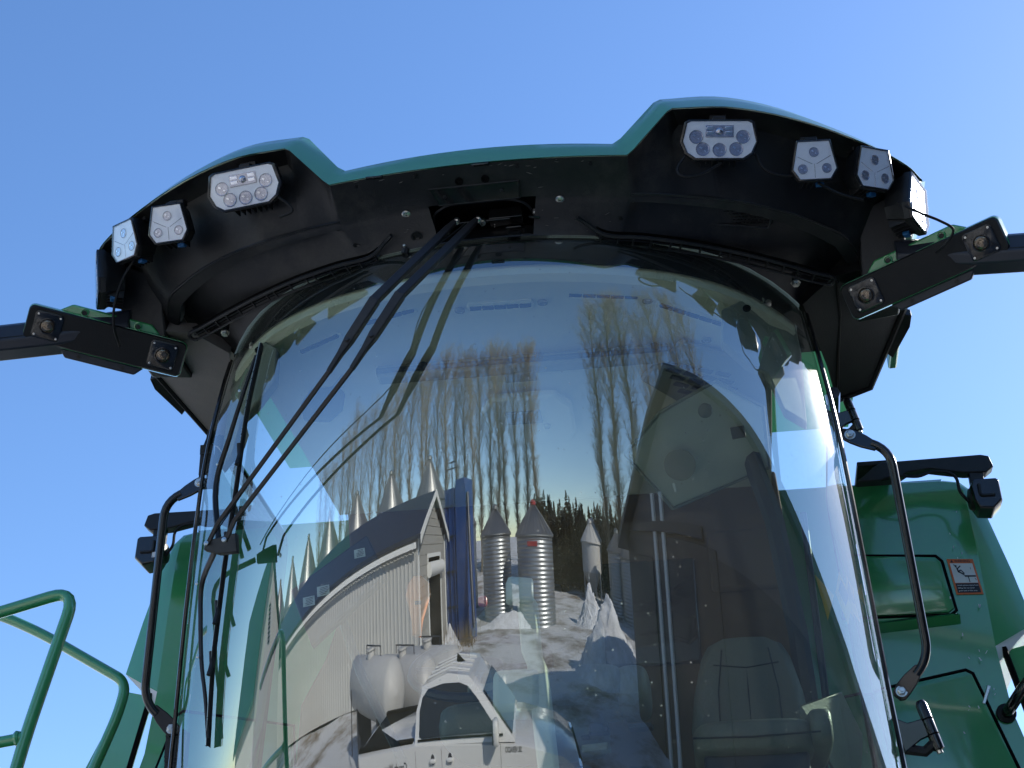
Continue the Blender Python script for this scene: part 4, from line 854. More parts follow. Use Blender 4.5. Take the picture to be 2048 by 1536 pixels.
subw(op, 'armrest_end', cushion((.325, 4.14, 1.47), (.10, .26, .12), (0, 0, R(0)), .55), 'leather', smooth=2)
for k in range(9): subw(op, 'control_part', MB().box((random.uniform(.08, .36), random.uniform(4.05, 4.2), random.uniform(1.22, 1.38)), (random.uniform(.02, .08), .04, random.uniform(.01, .03)), (0, 0, random.uniform(-.2, .2))), random.choice(['screen', 'screen', 'beige_dk']), bevel=.003)
co_ = part('console_post', MB().loft([[Vector((x + dx, y, z)) for x, y in ((-.024, 3.72), (.024, 3.72), (.030, 3.78), (-.024, 3.78))] for dx, z in ((.06, 1.62), (.072, 1.46), (.088, 1.42), (.10, 1.28), (.118, 1.10))], closed=True, caps=True), 'beige', bevel=.006, label='narrow beige console post')
subw(co_, 'post_head', MB().box((.045, 3.72, 1.635), (.075, .05, .075), (0, 0, R(18))), 'white', bevel=.012)
subw(co_, 'post_shoulder', MB().box((.035, 3.76, 1.35), (.13, .10, .12), (0, 0, 0)), 'beige', bevel=.02)
sw = part('steering_wheel', MB().tube([(-.10 + .20 * math.cos(a), 3.93 + .14 * math.sin(a), 1.50 + .14 * math.sin(a)) for a in [k * math.pi / 20 for k in range(41)]], .014, 8, cap=False), 'screen', smooth=True)
subw(sw, 'hub', cushion((-.10, 3.93, 1.49), (.13, .12, .05), (R(45), 0, 0), .6), 'screen', smooth=2)
for a in (0, math.pi, -math.pi / 2): subw(sw, 'spoke', MB().tube([(-.10, 3.93, 1.49), (-.10 + .20 * math.cos(a), 3.93 + .14 * math.sin(a), 1.50 + .14 * math.sin(a))], .010, 6), 'screen', smooth=True)
mn = part('terminal_display', MB().prism([(-.616, 3.70, 1.675), (-.40, 3.70, 1.835), (-.335, 3.70, 1.70), (-.54, 3.70, 1.50)], (0, .03, 0)), 'screen', bevel=.006, label='back of the terminal display with white labels')
for (x, z), sz in (((-.555, 1.635), .034), ((-.515, 1.665), .036), ((-.415, 1.775), .032)):
    lb_ = subw(mn, 'label_sticker', MB().prism([(x - sz / 2, 3.697, z - sz / 2), (x + sz / 2, 3.697, z - sz / 3), (x + sz / 2.6, 3.697, z + sz / 2), (x - sz / 1.7, 3.697, z + sz / 3)], (0, .002, 0)), 'label_white')
    pr = MB()
    for j in range(5): pr.box((x, 3.6962, z - sz * .28 + j * sz * .14), (sz * .75 * random.uniform(.6, 1), .0006, sz * .045), (0, R(-14), 0))
    subw(mn, 'label_print', pr, 'label_dark')
subw(mn, 'mount_arm', MB().tube([(-.47, 3.74, 1.60), (-.42, 3.80, 1.45), (-.30, 3.9, 1.2)], .014, 8), 'screen', smooth=True)
og = part('orange_hammer', MB().loft([[Vector((-.240 + dx, 3.70 + dy, z)) for dx, dy in ((-w_, 0), (-w_ * .7, -.018), (w_ * .7, -.018), (w_, 0), (w_ * .7, .018), (-w_ * .7, .018))] for z, w_ in ((1.515, .012), (1.56, .017), (1.595, .026), (1.635, .036), (1.668, .031), (1.685, .016))], closed=True, caps=True), 'orange', smooth=2, label='orange emergency hammer hanging behind the glass')
subw(og, 'hammer_window', MB().box((-.235, 3.678, 1.602), (.018, .006, .010)), 'screen', bevel=.002)
part('red_knob', cushion((-.40, 3.78, 1.765), (.035, .03, .065), (0, R(10), 0), .6), 'red', smooth=2, label='red knob behind the display')
part('red_knob', cushion((-.065, 3.75, 1.625), (.026, .02, .03), (0, 0, 0), .6), 'red', smooth=2, label='small red knob near the console post')
mr_ = part('interior_mirror', MB().loft([[Vector((-.60 + a, 3.80 + y, 2.36 + b)) for a, b in ((-.055, -.06), (-.07, 0), (-.04, .055), (.05, .06), (.075, .03), (.07, -.03), (.03, -.07))] for y in (0, .02)], closed=True, caps=True), 'screen', bevel=.008)
subw(mr_, 'mirror_stem', MB().tube([(-.58, 3.82, 2.40), (-.55, 3.85, 2.48)], .008, 6), 'beige_dk', smooth=True)
# machine body below the cab, axle and front wheels (seen only as a shadow and in reflections)
body = part('feeder_house', MB().box((0, 3.9, -.35), (1.5, 1.9, 1.5)), 'green', bevel=.03)
part('cab_base', MB().loft([[G(u, .66, .0) + Vector((0, 0, -.12)) for u in us[::6]], [G(u, .66, .012) for u in us[::6]]]).box((0, 4.5, .62), (1.9, .9, .5)), 'black', bevel=.01)
for s in (-1, 1):
    wh = part('front_wheel', MB().lathe([(.40, -.36), (.86, -.36), (.94, -.30), (.96, 0), (.94, .30), (.86, .36), (.40, .36)], (2.2 * s, 4.6, -EYE + .95), 40, m=Matrix.Rotation(R(90), 3, 'Y')), 'tyre', smooth=True)
    subw(wh, 'rim', MB().lathe([(.45, -.365), (.42, -.2), (.15, -.16), (0, -.16)], (2.2 * s, 4.6, -EYE + .95), 28, m=Matrix.Rotation(R(90) * -s, 3, 'Y')), 'yellow', smooth=True)
    lg = MB()
    for k in range(24):
        a = k * math.pi / 12; c = Vector((2.2 * s, 4.6 + math.cos(a) * .955, -EYE + .95 + math.sin(a) * .955)); lg.box(c, (.56, .05, .05), Euler((a, 0, 0)).to_matrix() @ Euler((0, 0, R(0))).to_matrix())
    subw(wh, 'tread_lugs', lg, 'tyre')

# =================================================================== the farm yard behind the photographer, seen in the glass
def hgt(x, y):
    d = max(0.0, -y - 24); r = math.hypot(x, y)
    h = .055 * d if d < 40 else 2.2 + (d - 40) * .02
    h *= min(1, max(0, (-y) / 30))
    h += .10 * (noise.noise(Vector((x * .25, y * .25, 0))) ) * min(1, r / 8) + .05 * noise.noise(Vector((x * 1.1, y * 1.1, 3)))
    return h
def grid(name, xs, ys, m):
    V = [(x, y, hgt(x, y)) for y in ys for x in xs]; n = len(xs)
    F_ = [(j * n + i, j * n + i + 1, (j + 1) * n + i + 1, (j + 1) * n + i) for j in range(len(ys) - 1) for i in range(n - 1)]
    me = bpy.data.meshes.new(name); me.from_pydata(V, [], F_); me.update(); return link(name, me, m, smooth=2)
def spaced(lim, near, step):
    a = [0.0]; d = step
    while a[-1] < lim:
        a.append(a[-1] + d)
        if a[-1] > near: d *= 1.16
    return [-v for v in reversed(a[1:])] + a
g_ = grid('ground', spaced(1500, 26, .45), spaced(1500, 34, .45), 'snowground'); tag(g_, kind='structure', label='rutted dirty snow of the farm yard')

def thing(name, loc, rz, label, cat, group=None): return tag(empty(name, loc, rz), label, cat, group)
def sub(parent, name, mb, m, smooth=False, bevel=0, label=None):
    o = link(name, fix(mb.mesh(name)), m, parent, smooth=smooth, bevel=bevel)
    if label: o['label'] = label
    return o
def gz(x, y): return hgt(x, y)

# --- grain bins
def bin_(loc, r, h, cone, label, group, ribs=26, m='galv', hopper=False, lid='galvroof'):
    t = thing('grain_bin', (loc[0], loc[1], gz(*loc) - .1), random.uniform(0, 1), label, 'grain bin', group)
    z0 = 1.6 if hopper else 0
    if m == 'galv':
        nn = int((h - z0) / .17); prof = []
        for k in range(nn * 4 + 1):
            z = z0 + (h - z0) * k / (nn * 4); prof.append((r + .030 * math.sin(k * math.pi / 2), z))
    else: prof = [(r, z0), (r, (h + z0) / 2), (r, h)]
    sub(t, 'wall', MB().lathe(prof, n=36), m, smooth=2 if m == 'galv' else True)
    rp = [(r + .14, h - .04), (r + .14, h + .02), (.22, h + cone), (.22, h + cone + .12), (0, h + cone + .14)]
    rf = sub(t, 'roof', MB().lathe(rp, n=36), 'galvroof' if m == 'galv' else m, smooth=True)
    rb = MB()
    for k in range(ribs):
        a = 2 * math.pi * k / ribs; c, s_ = math.cos(a), math.sin(a)
        rb.tube([((r + .13) * c, (r + .13) * s_, h + .05), (.24 * c, .24 * s_, h + cone + .03)], .022, 4)
    sub(t, 'roof_ribs', rb, 'galvroof' if m == 'galv' else m)
    sub(t, 'cap', MB().lathe([(.30, h + cone + .05), (.30, h + cone + .22), (.10, h + cone + .34), (0, h + cone + .34)], n=16), lid, smooth=True)
    if hopper:
        sub(t, 'hopper', MB().lathe([(.15, .3), (r, z0 + .02)], n=30), m, smooth=True)
        for k in range(8):
            a = k * math.pi / 4; sub(t, 'leg', MB().tube([(r * .95 * math.cos(a), r * .95 * math.sin(a), 0), (r * .95 * math.cos(a), r * .95 * math.sin(a), z0 + .2)], .06, 6), m)
    # ladder
    ld = MB(); 
    for dx in (-.2, .2): ld.tube([(dx, -r - .12, .6), (dx, -r - .12, h), (dx * .5, -r * .3, h + cone * .72)], .02, 4)
    z = .8
    while z < h: ld.tube([(-.2, -r - .12, z), (.2, -r - .12, z)], .014, 4); z += .35
    sub(t, 'ladder', ld, 'galv')
    return t
GB = 'galvanised bins behind the yard'
bin_((-3.4, -26.3), 1.65, 3.8, 1.25, 'left of the two corrugated bins straight behind the snowy drive', GB)
b_ = bin_((1.0, -24.2), 1.9, 3.7, 1.4, 'corrugated bin with a red cap and red nameplate behind the snowy drive', GB, lid='reddull')
sub(b_, 'nameplate', MB().prism([(r_ * 1.0, -.0, z) for r_, z in ((0, 0),)] * 0 + [(-.5, 1.90, 3.25), (.5, 1.90, 3.25), (.5, 1.90, 3.45), (-.5, 1.90, 3.45)], (0, .06, 0)), 'reddull')
b_.rotation_euler = (0, 0, .15)
bin_((-7.7, -30.0), 1.15, 4.4, 1.1, 'narrow corrugated bin beside the blue dryer tower', GB)
HB = 'cone roofed bins in a row behind the white barn'
for i, (x, y) in enumerate(((-12.0, -27), (-17.2, -25.4), (-22.4, -23.8), (-27.6, -22.2), (-32.8, -20.6), (-38.0, -19.0), (-43.0, -17.4))):
    bin_((x, y), 2.1, 6.3, 2.6, ('first cone roofed bin, nearest the barn gable', 'second cone roofed bin from the barn gable', 'third cone roofed bin from the barn gable', 'fourth cone roofed bin from the barn gable', 'fifth cone roofed bin from the barn gable', 'sixth cone roofed bin from the barn gable', 'last cone roofed bin, farthest from the barn gable')[i], HB)
WB = 'pale hopper bins by the dark shed'
for i in range(3): bin_((9.6 + i * 1.2, -34 - i * 3.2), 1.35, 3.3, 1.1, ('nearest pale hopper bin with a pointed top', 'middle pale hopper bin with a pointed top', 'farthest pale hopper bin with a pointed top')[i], WB, m='tankwhite', hopper=True, lid='tankwhite', ribs=12)
for i in range(5): bin_((12.4 + i * .75, -30 + i * 2.9), 1.35, 3.2, 1.0, ('farthest', 'second farthest', 'middle', 'second nearest', 'nearest')[i] + ' grey bin of the row leading to the dark shed', 'grey bins leading to the dark shed')

# --- blue dryer tower
dt = thing('grain_dryer', (-6.2, -20.5, gz(-6.2, -20.5)), R(16), 'tall blue grain dryer tower beside the barn gable', 'grain dryer')
sub(dt, 'left_column', MB().box((-.72, 0, 3.0), (.95, 1.6, 6.0)), 'bluesteel', bevel=.03)
sub(dt, 'right_column', MB().box((.55, .1, 3.15), (1.05, 1.6, 6.3)), 'bluesteel', bevel=.03)
for z in (1.3, 2.6, 3.9, 5.2): sub(dt, 'band', MB().box((-.1, .86, z), (2.5, .06, .10)), 'roofdark')
for x in (-1.2, -.72, -.22, .02, .55, 1.08): sub(dt, 'rib', MB().box((x, .88, 3.0), (.06, .08, 6.0)), 'bluesteel')
sub(dt, 'top_rail', MB().tube([(-1.2, .8, 6.0), (-1.2, .8, 6.9), (.2, .8, 6.9)], .04, 6).tube([(-.4, .8, 6.0), (-.4, .8, 7.2)], .06, 6).tube([(-.7, .8, 7.2), (0, .8, 7.2)], .04, 6), 'roofdark')
sub(dt, 'auger', MB().tube([(1.2, .6, 5.6), (2.0, 1.6, .6)], .14, 10), 'roofdark', smooth=True)

# --- barn: long pale ribbed wall facing the machine, gable end with boards and a tall doorway
def barn():
    K = Vector((-6.9, -11.6)); ang = R(178); Ln, Wd, ev, pk = 30.0, 6.4, 4.05, 5.45
    t = thing('barn', (K.x, K.y, gz(K.x, K.y) - .05), ang, 'long pale ribbed metal barn with dark roof and boarded gable', 'barn')
    # local x along the long wall away from the corner, local y: away from the yard side is negative after rotation -> use +y as inside
    sgn = 1
    wv_ = []; x = 0
    while x < Ln:
        wv_ += [(x, 0), (x + .05, -.035), (x + .11, -.035), (x + .16, 0)]; x += .30
    rows_ = [[Vector((a, b * sgn, z)) for a, b in wv_] for z in (.15, ev)]
    sub(t, 'long_wall', MB().loft(rows_), 'walllight')
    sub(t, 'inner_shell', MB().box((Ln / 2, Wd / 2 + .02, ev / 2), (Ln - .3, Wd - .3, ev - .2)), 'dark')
    rf = MB(); oh = .35
    for s_, y0 in ((1, -oh), (-1, Wd + oh)):
        yr = Wd / 2; zed = ev - oh * (pk - ev) / yr
        rf.add([(-oh, y0, zed), (Ln, y0, zed), (Ln, yr, pk), (-oh, yr, pk), (-oh, y0, zed + .12), (Ln, y0, zed + .12), (Ln, yr, pk + .12), (-oh, yr, pk + .12)], [(0, 1, 2, 3), (4, 7, 6, 5), (0, 4, 5, 1), (3, 2, 6, 7), (0, 3, 7, 4), (1, 5, 6, 2)])
    r_ = sub(t, 'roof', rf, 'roofdark')
    for y0 in (-oh - .01, Wd + oh + .01):
        sub(r_, 'barge_board', MB().prism([(-oh - .03, y0, ev - .30), (-oh - .03, y0, ev - .02), (-oh - .03, Wd / 2, pk + .16), (-oh - .03, Wd / 2, pk - .10)], (.04, 0, 0)), 'whitetrim')
    sub(t, 'eave_fascia', MB().box((Ln / 2, -oh + .02, ev - .30), (Ln, .05, .16)), 'whitetrim')
    # gable boards, door opening y 2.2..5.4 up to 3.9
    z = .1; bh = .28; d0, d1, dz = 1.9, 4.9, 3.35
    while z < pk - .1:
        top = z + bh - .012; half = Wd / 2 if top < ev else Wd / 2 * (pk - top) / (pk - ev)
        a, b = Wd / 2 - half + .03, Wd / 2 + half - .03
        segs = [(a, min(b, d0)), (max(a, d1), b)] if z < dz - .1 else [(a, b)]
        for y0, y1 in segs:
            if y1 - y0 > .1: sub(t, 'siding_board', MB().add([(-.02, y0, z), (-.02, y1, z), (-.006, y1, top), (-.006, y0, top), (.03, y0, z), (.03, y1, z), (.03, y1, top), (.03, y0, top)], [(0, 1, 2, 3), (4, 7, 6, 5), (0, 4, 5, 1), (3, 2, 6, 7), (0, 3, 7, 4), (1, 5, 6, 2)]), 'siding')
        z += bh
    dr = sub(t, 'doorway', MB().box((-.03, d0 - .06, dz / 2), (.07, .12, dz)).box((-.03, d1 + .06, dz / 2), (.07, .12, dz)).box((-.03, (d0 + d1) / 2, dz + .06), (.07, d1 - d0 + .24, .12)), 'whitetrim')
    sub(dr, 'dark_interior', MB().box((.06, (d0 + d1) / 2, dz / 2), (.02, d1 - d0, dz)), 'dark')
    sub(dr, 'rolled_door', MB().lathe([(.22, -1.7), (.22, 1.7)], (-.16, (d0 + d1) / 2, dz - .35), 16, m=Matrix.Rotation(R(90), 3, 'X')), 'whitetrim', smooth=True)
    for y_ in (.02, Wd - .02): sub(t, 'corner_trim', MB().box((-.03, y_, ev / 2), (.06, .14, ev)), 'whitetrim')
    return t
bt = barn()
# --- small white gabled annex with a louvre
an = thing('annex', (-18.5, -3.6, gz(-18.5, -3.6)), R(75), 'small white gabled annex with a narrow louvre at the left', 'annex')
sub(an, 'gable_wall', MB().prism([(-2.3, 0, 0), (2.3, 0, 0), (2.3, 0, 3.9), (0, 0, 6.6), (-2.3, 0, 3.9)], (0, 8, 0)), 'walllight')
for s_ in (-1, 1): sub(an, 'roof', MB().prism([(0, .2 - .5, 6.85), (2.8 * s_, -.3, 3.55), (2.8 * s_, -.3, 3.40), (0, -.3, 6.65)], (0, 8.6, 0)), 'annexroof')
for k in range(9): sub(an, 'louvre_slat', MB().box((0, -.03, 4.3 + k * .12), (.35, .06, .05), (R(30), 0, 0)), 'roofdark')

# --- dark shed on the right, gable wall facing the drive
sh = thing('shed', (5.5, -2.5, gz(5.5, -2.5) - .1), 0, 'large dark grey shed with pale trim posts and a wide dark doorway', 'shed')
sub(sh, 'gable_wall', MB().prism([(0, -6.3, 0), (0, -6.3, 3.7), (0, 0, 6.9), (0, 8.4, 3.7), (0, 8.4, 0)], (22, 0, 0)), 'shedgrey')
for s_ in (-1, 1): sub(sh, 'roof', MB().prism([(-.5, 0, 7.12), (-.5, (6.8 if s_ < 0 else 9.0) * s_, 3.62), (-.5, (6.8 if s_ < 0 else 9.0) * s_, 3.45), (-.5, 0, 6.95)], (23, 0, 0)), 'roofdark')
for y_ in (-2.9, -2.1): sub(sh, 'trim_post', MB().box((-.06, y_, 2.3), (.10, .22, 4.6)), 'whitetrim')
sub(sh, 'sliding_door', MB().box((-.03, -4.7, 1.7), (.08, 2.7, 3.4)), 'roofdark', bevel=.01)
sub(sh, 'sliding_door', MB().box((-.03, -.1, 1.9), (.08, 3.4, 3.8)), 'roofdark', bevel=.01)
sub(sh, 'lower_cladding', MB().box((-.012, 1.05, 1.85), (.04, 14.7, 3.7)), 'roofdark')
sub(sh, 'door_header', MB().box((-.08, -2.6, 3.95), (.12, 7.0, .18)), 'roofdark')

# --- snow banks
def snowpile(loc, sx, sy, h, seed, label, pw=1.3):
    t = MB(); n = 64; rows = []
    V = []; F_ = []
    for j in range(n + 1):
        for i in range(n + 1):
            u, v = i / n * 2 - 1, j / n * 2 - 1; r = math.hypot(u, v)
            f = max(0, 1 - r) ** pw
            nv = noise.fractal(Vector((u * 2.2 + seed, v * 2.2, seed)), 1.1, 2.0, 4); n2 = noise.fractal(Vector((u * 9, v * 9 + seed, 0)), .9, 2.1, 4)
            z = h * f * (1 + .35 * nv) + (.10 * abs(n2) * h) * min(1, f * 6) - .12
            V.append((u * sx * (1 + .1 * nv), v * sy, z))
    F_ = [(j * (n + 1) + i, j * (n + 1) + i + 1, (j + 1) * (n + 1) + i + 1, (j + 1) * (n + 1) + i) for j in range(n) for i in range(n)]
    me = bpy.data.meshes.new('snow_pile'); me.from_pydata(V, [], F_); me.update()
    o = link('snow_pile', me, 'snow', loc=(loc[0], loc[1], gz(*loc))); me.polygons.foreach_set('use_smooth', [True] * len(me.polygons)); me.set_sharp_from_angle(angle=R(50))
    return tag(o, label, 'snow pile', 'ploughed snow piles')
snowpile((5.25, -12.9), 2.7, 2.4, 2.1, 2.0, 'tall pointed snow pile against the corner of the dark shed')
snowpile((6.8, -24), 2.0, 1.6, 1.9, 5.0, 'rounded snow pile at the foot of the dark conifers')
snowpile((-6.8, -17.6), 1.4, 1.4, 1.0, 9.0, 'low snow pile with dry stalks under the blue dryer')
snowpile((-1.5, -23.2), 4.6, .9, .7, 12.0, 'long low snow bank in front of the corrugated bins', 1.0)
gb = MB()
for k in range(420):
    c = random.choice([(-6.6, -17.2, 1.1), (8.4, -12.5, 1.0), (-5.4, -18.6, 1.0), (7.2, -14.5, 1.6)]); x, y = c[0] + random.gauss(0, .5) * c[2], c[1] + random.gauss(0, .5); z = gz(x, y)
    d = Vector((random.gauss(0, .25), random.gauss(0, .25), 1)); L_ = random.uniform(.4, 1.2)
    gb.add([(x - .012, y, z), (x + .012, y, z), Vector((x, y, z)) + d * L_], [(0, 1, 2)])
gro = link('dry_grass', gb.mesh('dry_grass'), 'grass'); tag(gro, 'dry weed stalks sticking out of the snow', 'dry weeds', kind='stuff')

# --- white tanks lying along the barn
TG = 'white horizontal tanks by the barn'
for i, (x, y, r_, L_, lb) in enumerate(((-6.6, -5.4, .50, 4.2, 'largest white tank, nearest the long barn wall'), (-5.6, -6.6, .52, 3.6, 'middle white tank with a red placard'), (-4.5, -7.0, .50, 3.2, 'smallest white tank, behind the pickup bed'))):
    t = thing('storage_tank', (x, y, gz(x, y)), R(212 - i * 4), lb, 'tank', TG)
    prof = [(0, -L_ / 2 - r_ * .55), (r_ * .5, -L_ / 2 - r_ * .46), (r_ * .85, -L_ / 2 - r_ * .22), (r_, -L_ / 2), (r_, L_ / 2), (r_ * .85, L_ / 2 + r_ * .22), (r_ * .5, L_ / 2 + r_ * .46), (0, L_ / 2 + r_ * .55)]
    zc = .50 + r_ + (.45 if i == 0 else .10)
    sub(t, 'shell', MB().lathe(prof, (0, 0, zc), 32, m=Matrix.Rotation(R(90), 3, 'Y')), 'tankwhite', smooth=True)
    for dx in (-L_ * .3, L_ * .3): sub(t, 'saddle', MB().box((dx, 0, zc / 2 - .1), (.16, r_ * 1.5, zc - r_ * .3)), 'roofdark')
    sub(t, 'manhole', MB().lathe([(.2, 0), (.2, .12), (.23, .12), (.23, .16), (0, .17)], (0, 0, zc + r_ - .03), 18), 'tankwhite', smooth=True)
    sub(t, 'pipework', MB().tube([(-L_ * .25, 0, zc + r_), (-L_ * .25, 0, zc + r_ + .15), (L_ * .2, .1, zc + r_ + .15), (L_ * .2, .1, zc + r_)], .02, 6).tube([(L_ * .42, -r_, zc), (L_ * .42, -r_ - .05, .3)], .025, 6), 'roofdark', smooth=True)
    if i == 1: sub(t, 'placard', MB().box((.35, -r_ - .02, zc - .1), (.18, .02, .7)), 'red')

# --- pickup
def pickup():
    t = thing('pickup_truck', (-1.80, -2.95, gz(-1.80, -2.95) - .06), 0, 'white crew cab pickup truck parked behind the photographer', 'pickup truck')
    Wd = .98     # half width; truck's front points to +x; the side at +y faces the combine
    def sec(pts, y): return [Vector((x, y, z)) for x, z in pts]
    lower = [(-3.05, .55), (-3.08, 1.28), (-1.15, 1.31), (1.60, 1.24), (2.55, 1.12), (2.95, .98), (3.02, .55), (2.6, .42), (-2.7, .42)]
    ctr = (0, .85)
    def inset(pts, k): return [(x + (ctr[0] - x) * k * .3, z + (ctr[1] - z) * k) for x, z in pts]
    b_ = MB().loft([sec(inset(lower, .10), -Wd + .03), sec(lower, -Wd + .10)] + [sec(lower, -Wd * .5), sec([(x, z + (.03 if z > .9 else 0)) for x, z in lower], 0), sec(lower, Wd * .5)] + [sec(lower, Wd - .10), sec(inset(lower, .10), Wd - .03)], caps=True)
    sub(t, 'body', MB().loft([sec(inset(lower, .06), -Wd), sec(lower, -Wd + .07), sec([(x, z + (.02 if z > .9 else 0)) for x, z in lower], 0), sec(lower, Wd - .07), sec(inset(lower, .06), Wd)], closed=True, caps=True), 'truck', smooth=True)
    gh0 = [(-1.12, 1.28), (-1.06, 1.62), (-.92, 1.84), (-.2, 1.93), (.35, 1.88), (.62, 1.74), (1.42, 1.25)]
    cab = MB().loft([[Vector((x, y * (1 - .20 * max(0, (z - 1.28) / .65)), z - (.05 if abs(y) > .93 and z > 1.7 else 0))) for x, z in gh0] for y in (-.955, -.90, -.5, 0, .5, .90, .955)], caps=True)
    cb = sub(t, 'cab', cab, 'truck', smooth=True)
    def gy(z): return .955 * (1 - .20 * max(0, (z - 1.28) / .65))
    for s_ in (-1, 1):
        def wnd(poly, nm, m, o): return MB().prism([(x, s_ * (gy(z) + o), z) for x, z in poly], (0, .012 * s_, 0))
        for poly in (((-.98, 1.37), (-.96, 1.62), (-.88, 1.74), (-.72, 1.815), (-.30, 1.845), (.12, 1.835), (.34, 1.79), (.55, 1.68), (1.00, 1.39), (.96, 1.35), (-.90, 1.35)),):
            sub(t, 'side_window', wnd(poly, '', '', .002), 'truckglass', bevel=.004)
        for x in (-1.10, -.38, 1.08):
            sub(t, 'door_seam', MB().tube([(x, s_ * (Wd - .002), .60), (x, s_ * (Wd - .002), 1.24)], .006, 4), 'dark')
        sub(t, 'belt_moulding', MB().tube([(-1.02, s_ * (gy(1.33) + .012), 1.335), (1.15, s_ * (gy(1.33) + .012), 1.325)], .012, 6), 'dark')
        for x in (-.62, -.16):
            hn = sub(t, 'door_handle', cushion((x, s_ * (Wd + .025), 1.13), (.17, .05, .045), r=.6), 'truck', smooth=2)
            sub(hn, 'handle_cup', MB().lathe([(.055, 0), (.05, .004), (0, .004)], (x, s_ * (Wd - .002), 1.14), 16, m=Matrix.Rotation(R(-90) * s_, 3, 'X')), 'roofdark')
        mr = sub(t, 'side_mirror', cushion((1.02, s_ * (Wd + .17), 1.40), (.14, .24, .26), r=.55), 'truck', smooth=2)
        sub(mr, 'mirror_face', MB().box((.945, s_ * (Wd + .17), 1.40), (.01, .19, .20)), 'truckglass')
        sub(mr, 'mirror_foot', MB().box((1.0, s_ * (Wd + .03), 1.30), (.10, .14, .08)), 'dark', bevel=.02)
        for x in (-2.05, 1.95):
            wl = sub(t, 'wheel', MB().lathe([(.20, -.13), (.36, -.13), (.40, -.09), (.40, .09), (.36, .13), (.20, .13)], (x, s_ * (Wd - .10), .40), 30, m=Matrix.Rotation(R(90), 3, 'X')), 'tyre', smooth=True)
            sub(wl, 'rim', MB().lathe([(.25, .0), (.24, .05), (.10, .03), (0, .04)], (x, s_ * (Wd + .0), .40), 24, m=Matrix.Rotation(R(-90) * s_, 3, 'X')), 'chrome', smooth=True)
            sub(t, 'wheel_arch', MB().tube([(x + .47 * math.cos(a), s_ * (Wd + .002), .42 + .47 * math.sin(a)) for a in [k * math.pi / 12 for k in range(13)]], .022, 6), 'dark', smooth=True)
        for x, bd, sz, wd_ in ((1.55, 'SILVERADO', .075, 1),):
            me = text_mesh(bd, sz, 'lettering', 'CENTER'); me.transform(Matrix.Translation((1.38 , s_ * (Wd + .004), 1.16)) @ Matrix.Rotation(R(180) if s_ > 0 else 0, 4, 'Z') @ Matrix.Rotation(R(90), 4, 'X')); me.materials.clear(); link('lettering', me, 'dark', t)
        me = text_mesh('Canada West\nHarvest Centre', .13, 'lettering', 'CENTER', .95); me.transform(Matrix.Translation((-1.72, s_ * (Wd + .004), 1.05)) @ Matrix.Rotation(R(180) if s_ > 0 else 0, 4, 'Z') @ Matrix.Rotation(R(90), 4, 'X')); me.materials.clear(); link('lettering', me, 'dark', t)
    sub(t, 'windshield', MB().prism([(.70, -.72, 1.715), (.70, .72, 1.715), (1.36, .84, 1.30), (1.36, -.84, 1.30)], (.012, 0, .02)), 'truckglass', bevel=.004)
    sub(t, 'tailgate_well', MB().box((-2.12, 0, 1.28), (1.80, 1.6, .05)), 'dark')
    sub(t, 'bed_rail', MB().box((-2.12, .86, 1.315), (1.86, .12, .05)).box((-2.12, -.86, 1.315), (1.86, .12, .05)), 'dark', bevel=.015)
    sub(t, 'aerial', MB().prism([(-.15, .01, 1.92), (.10, .01, 1.915), (-.12, .01, 2.02)], (0, -.02, 0)), 'dark', bevel=.004)
    for k in (-.45, -.15, .15, .45): sub(t, 'roof_rib', MB().tube([(-.85, k, 1.868), (-.2, k, 1.94), (.33, k, 1.892)], .014, 6), 'truck', smooth=True)
    sub(t, 'front_bumper', MB().box((3.03, 0, .58), (.14, 1.9, .22)), 'chrome', bevel=.03); sub(t, 'grille', MB().box((2.97, 0, .88), (.06, 1.3, .26)), 'dark', bevel=.02)
    for y_ in (-.78, .78): sub(t, 'headlight', MB().box((2.93, y_, .92), (.10, .30, .16)), 'chrome', bevel=.02)
    return t
pickup()

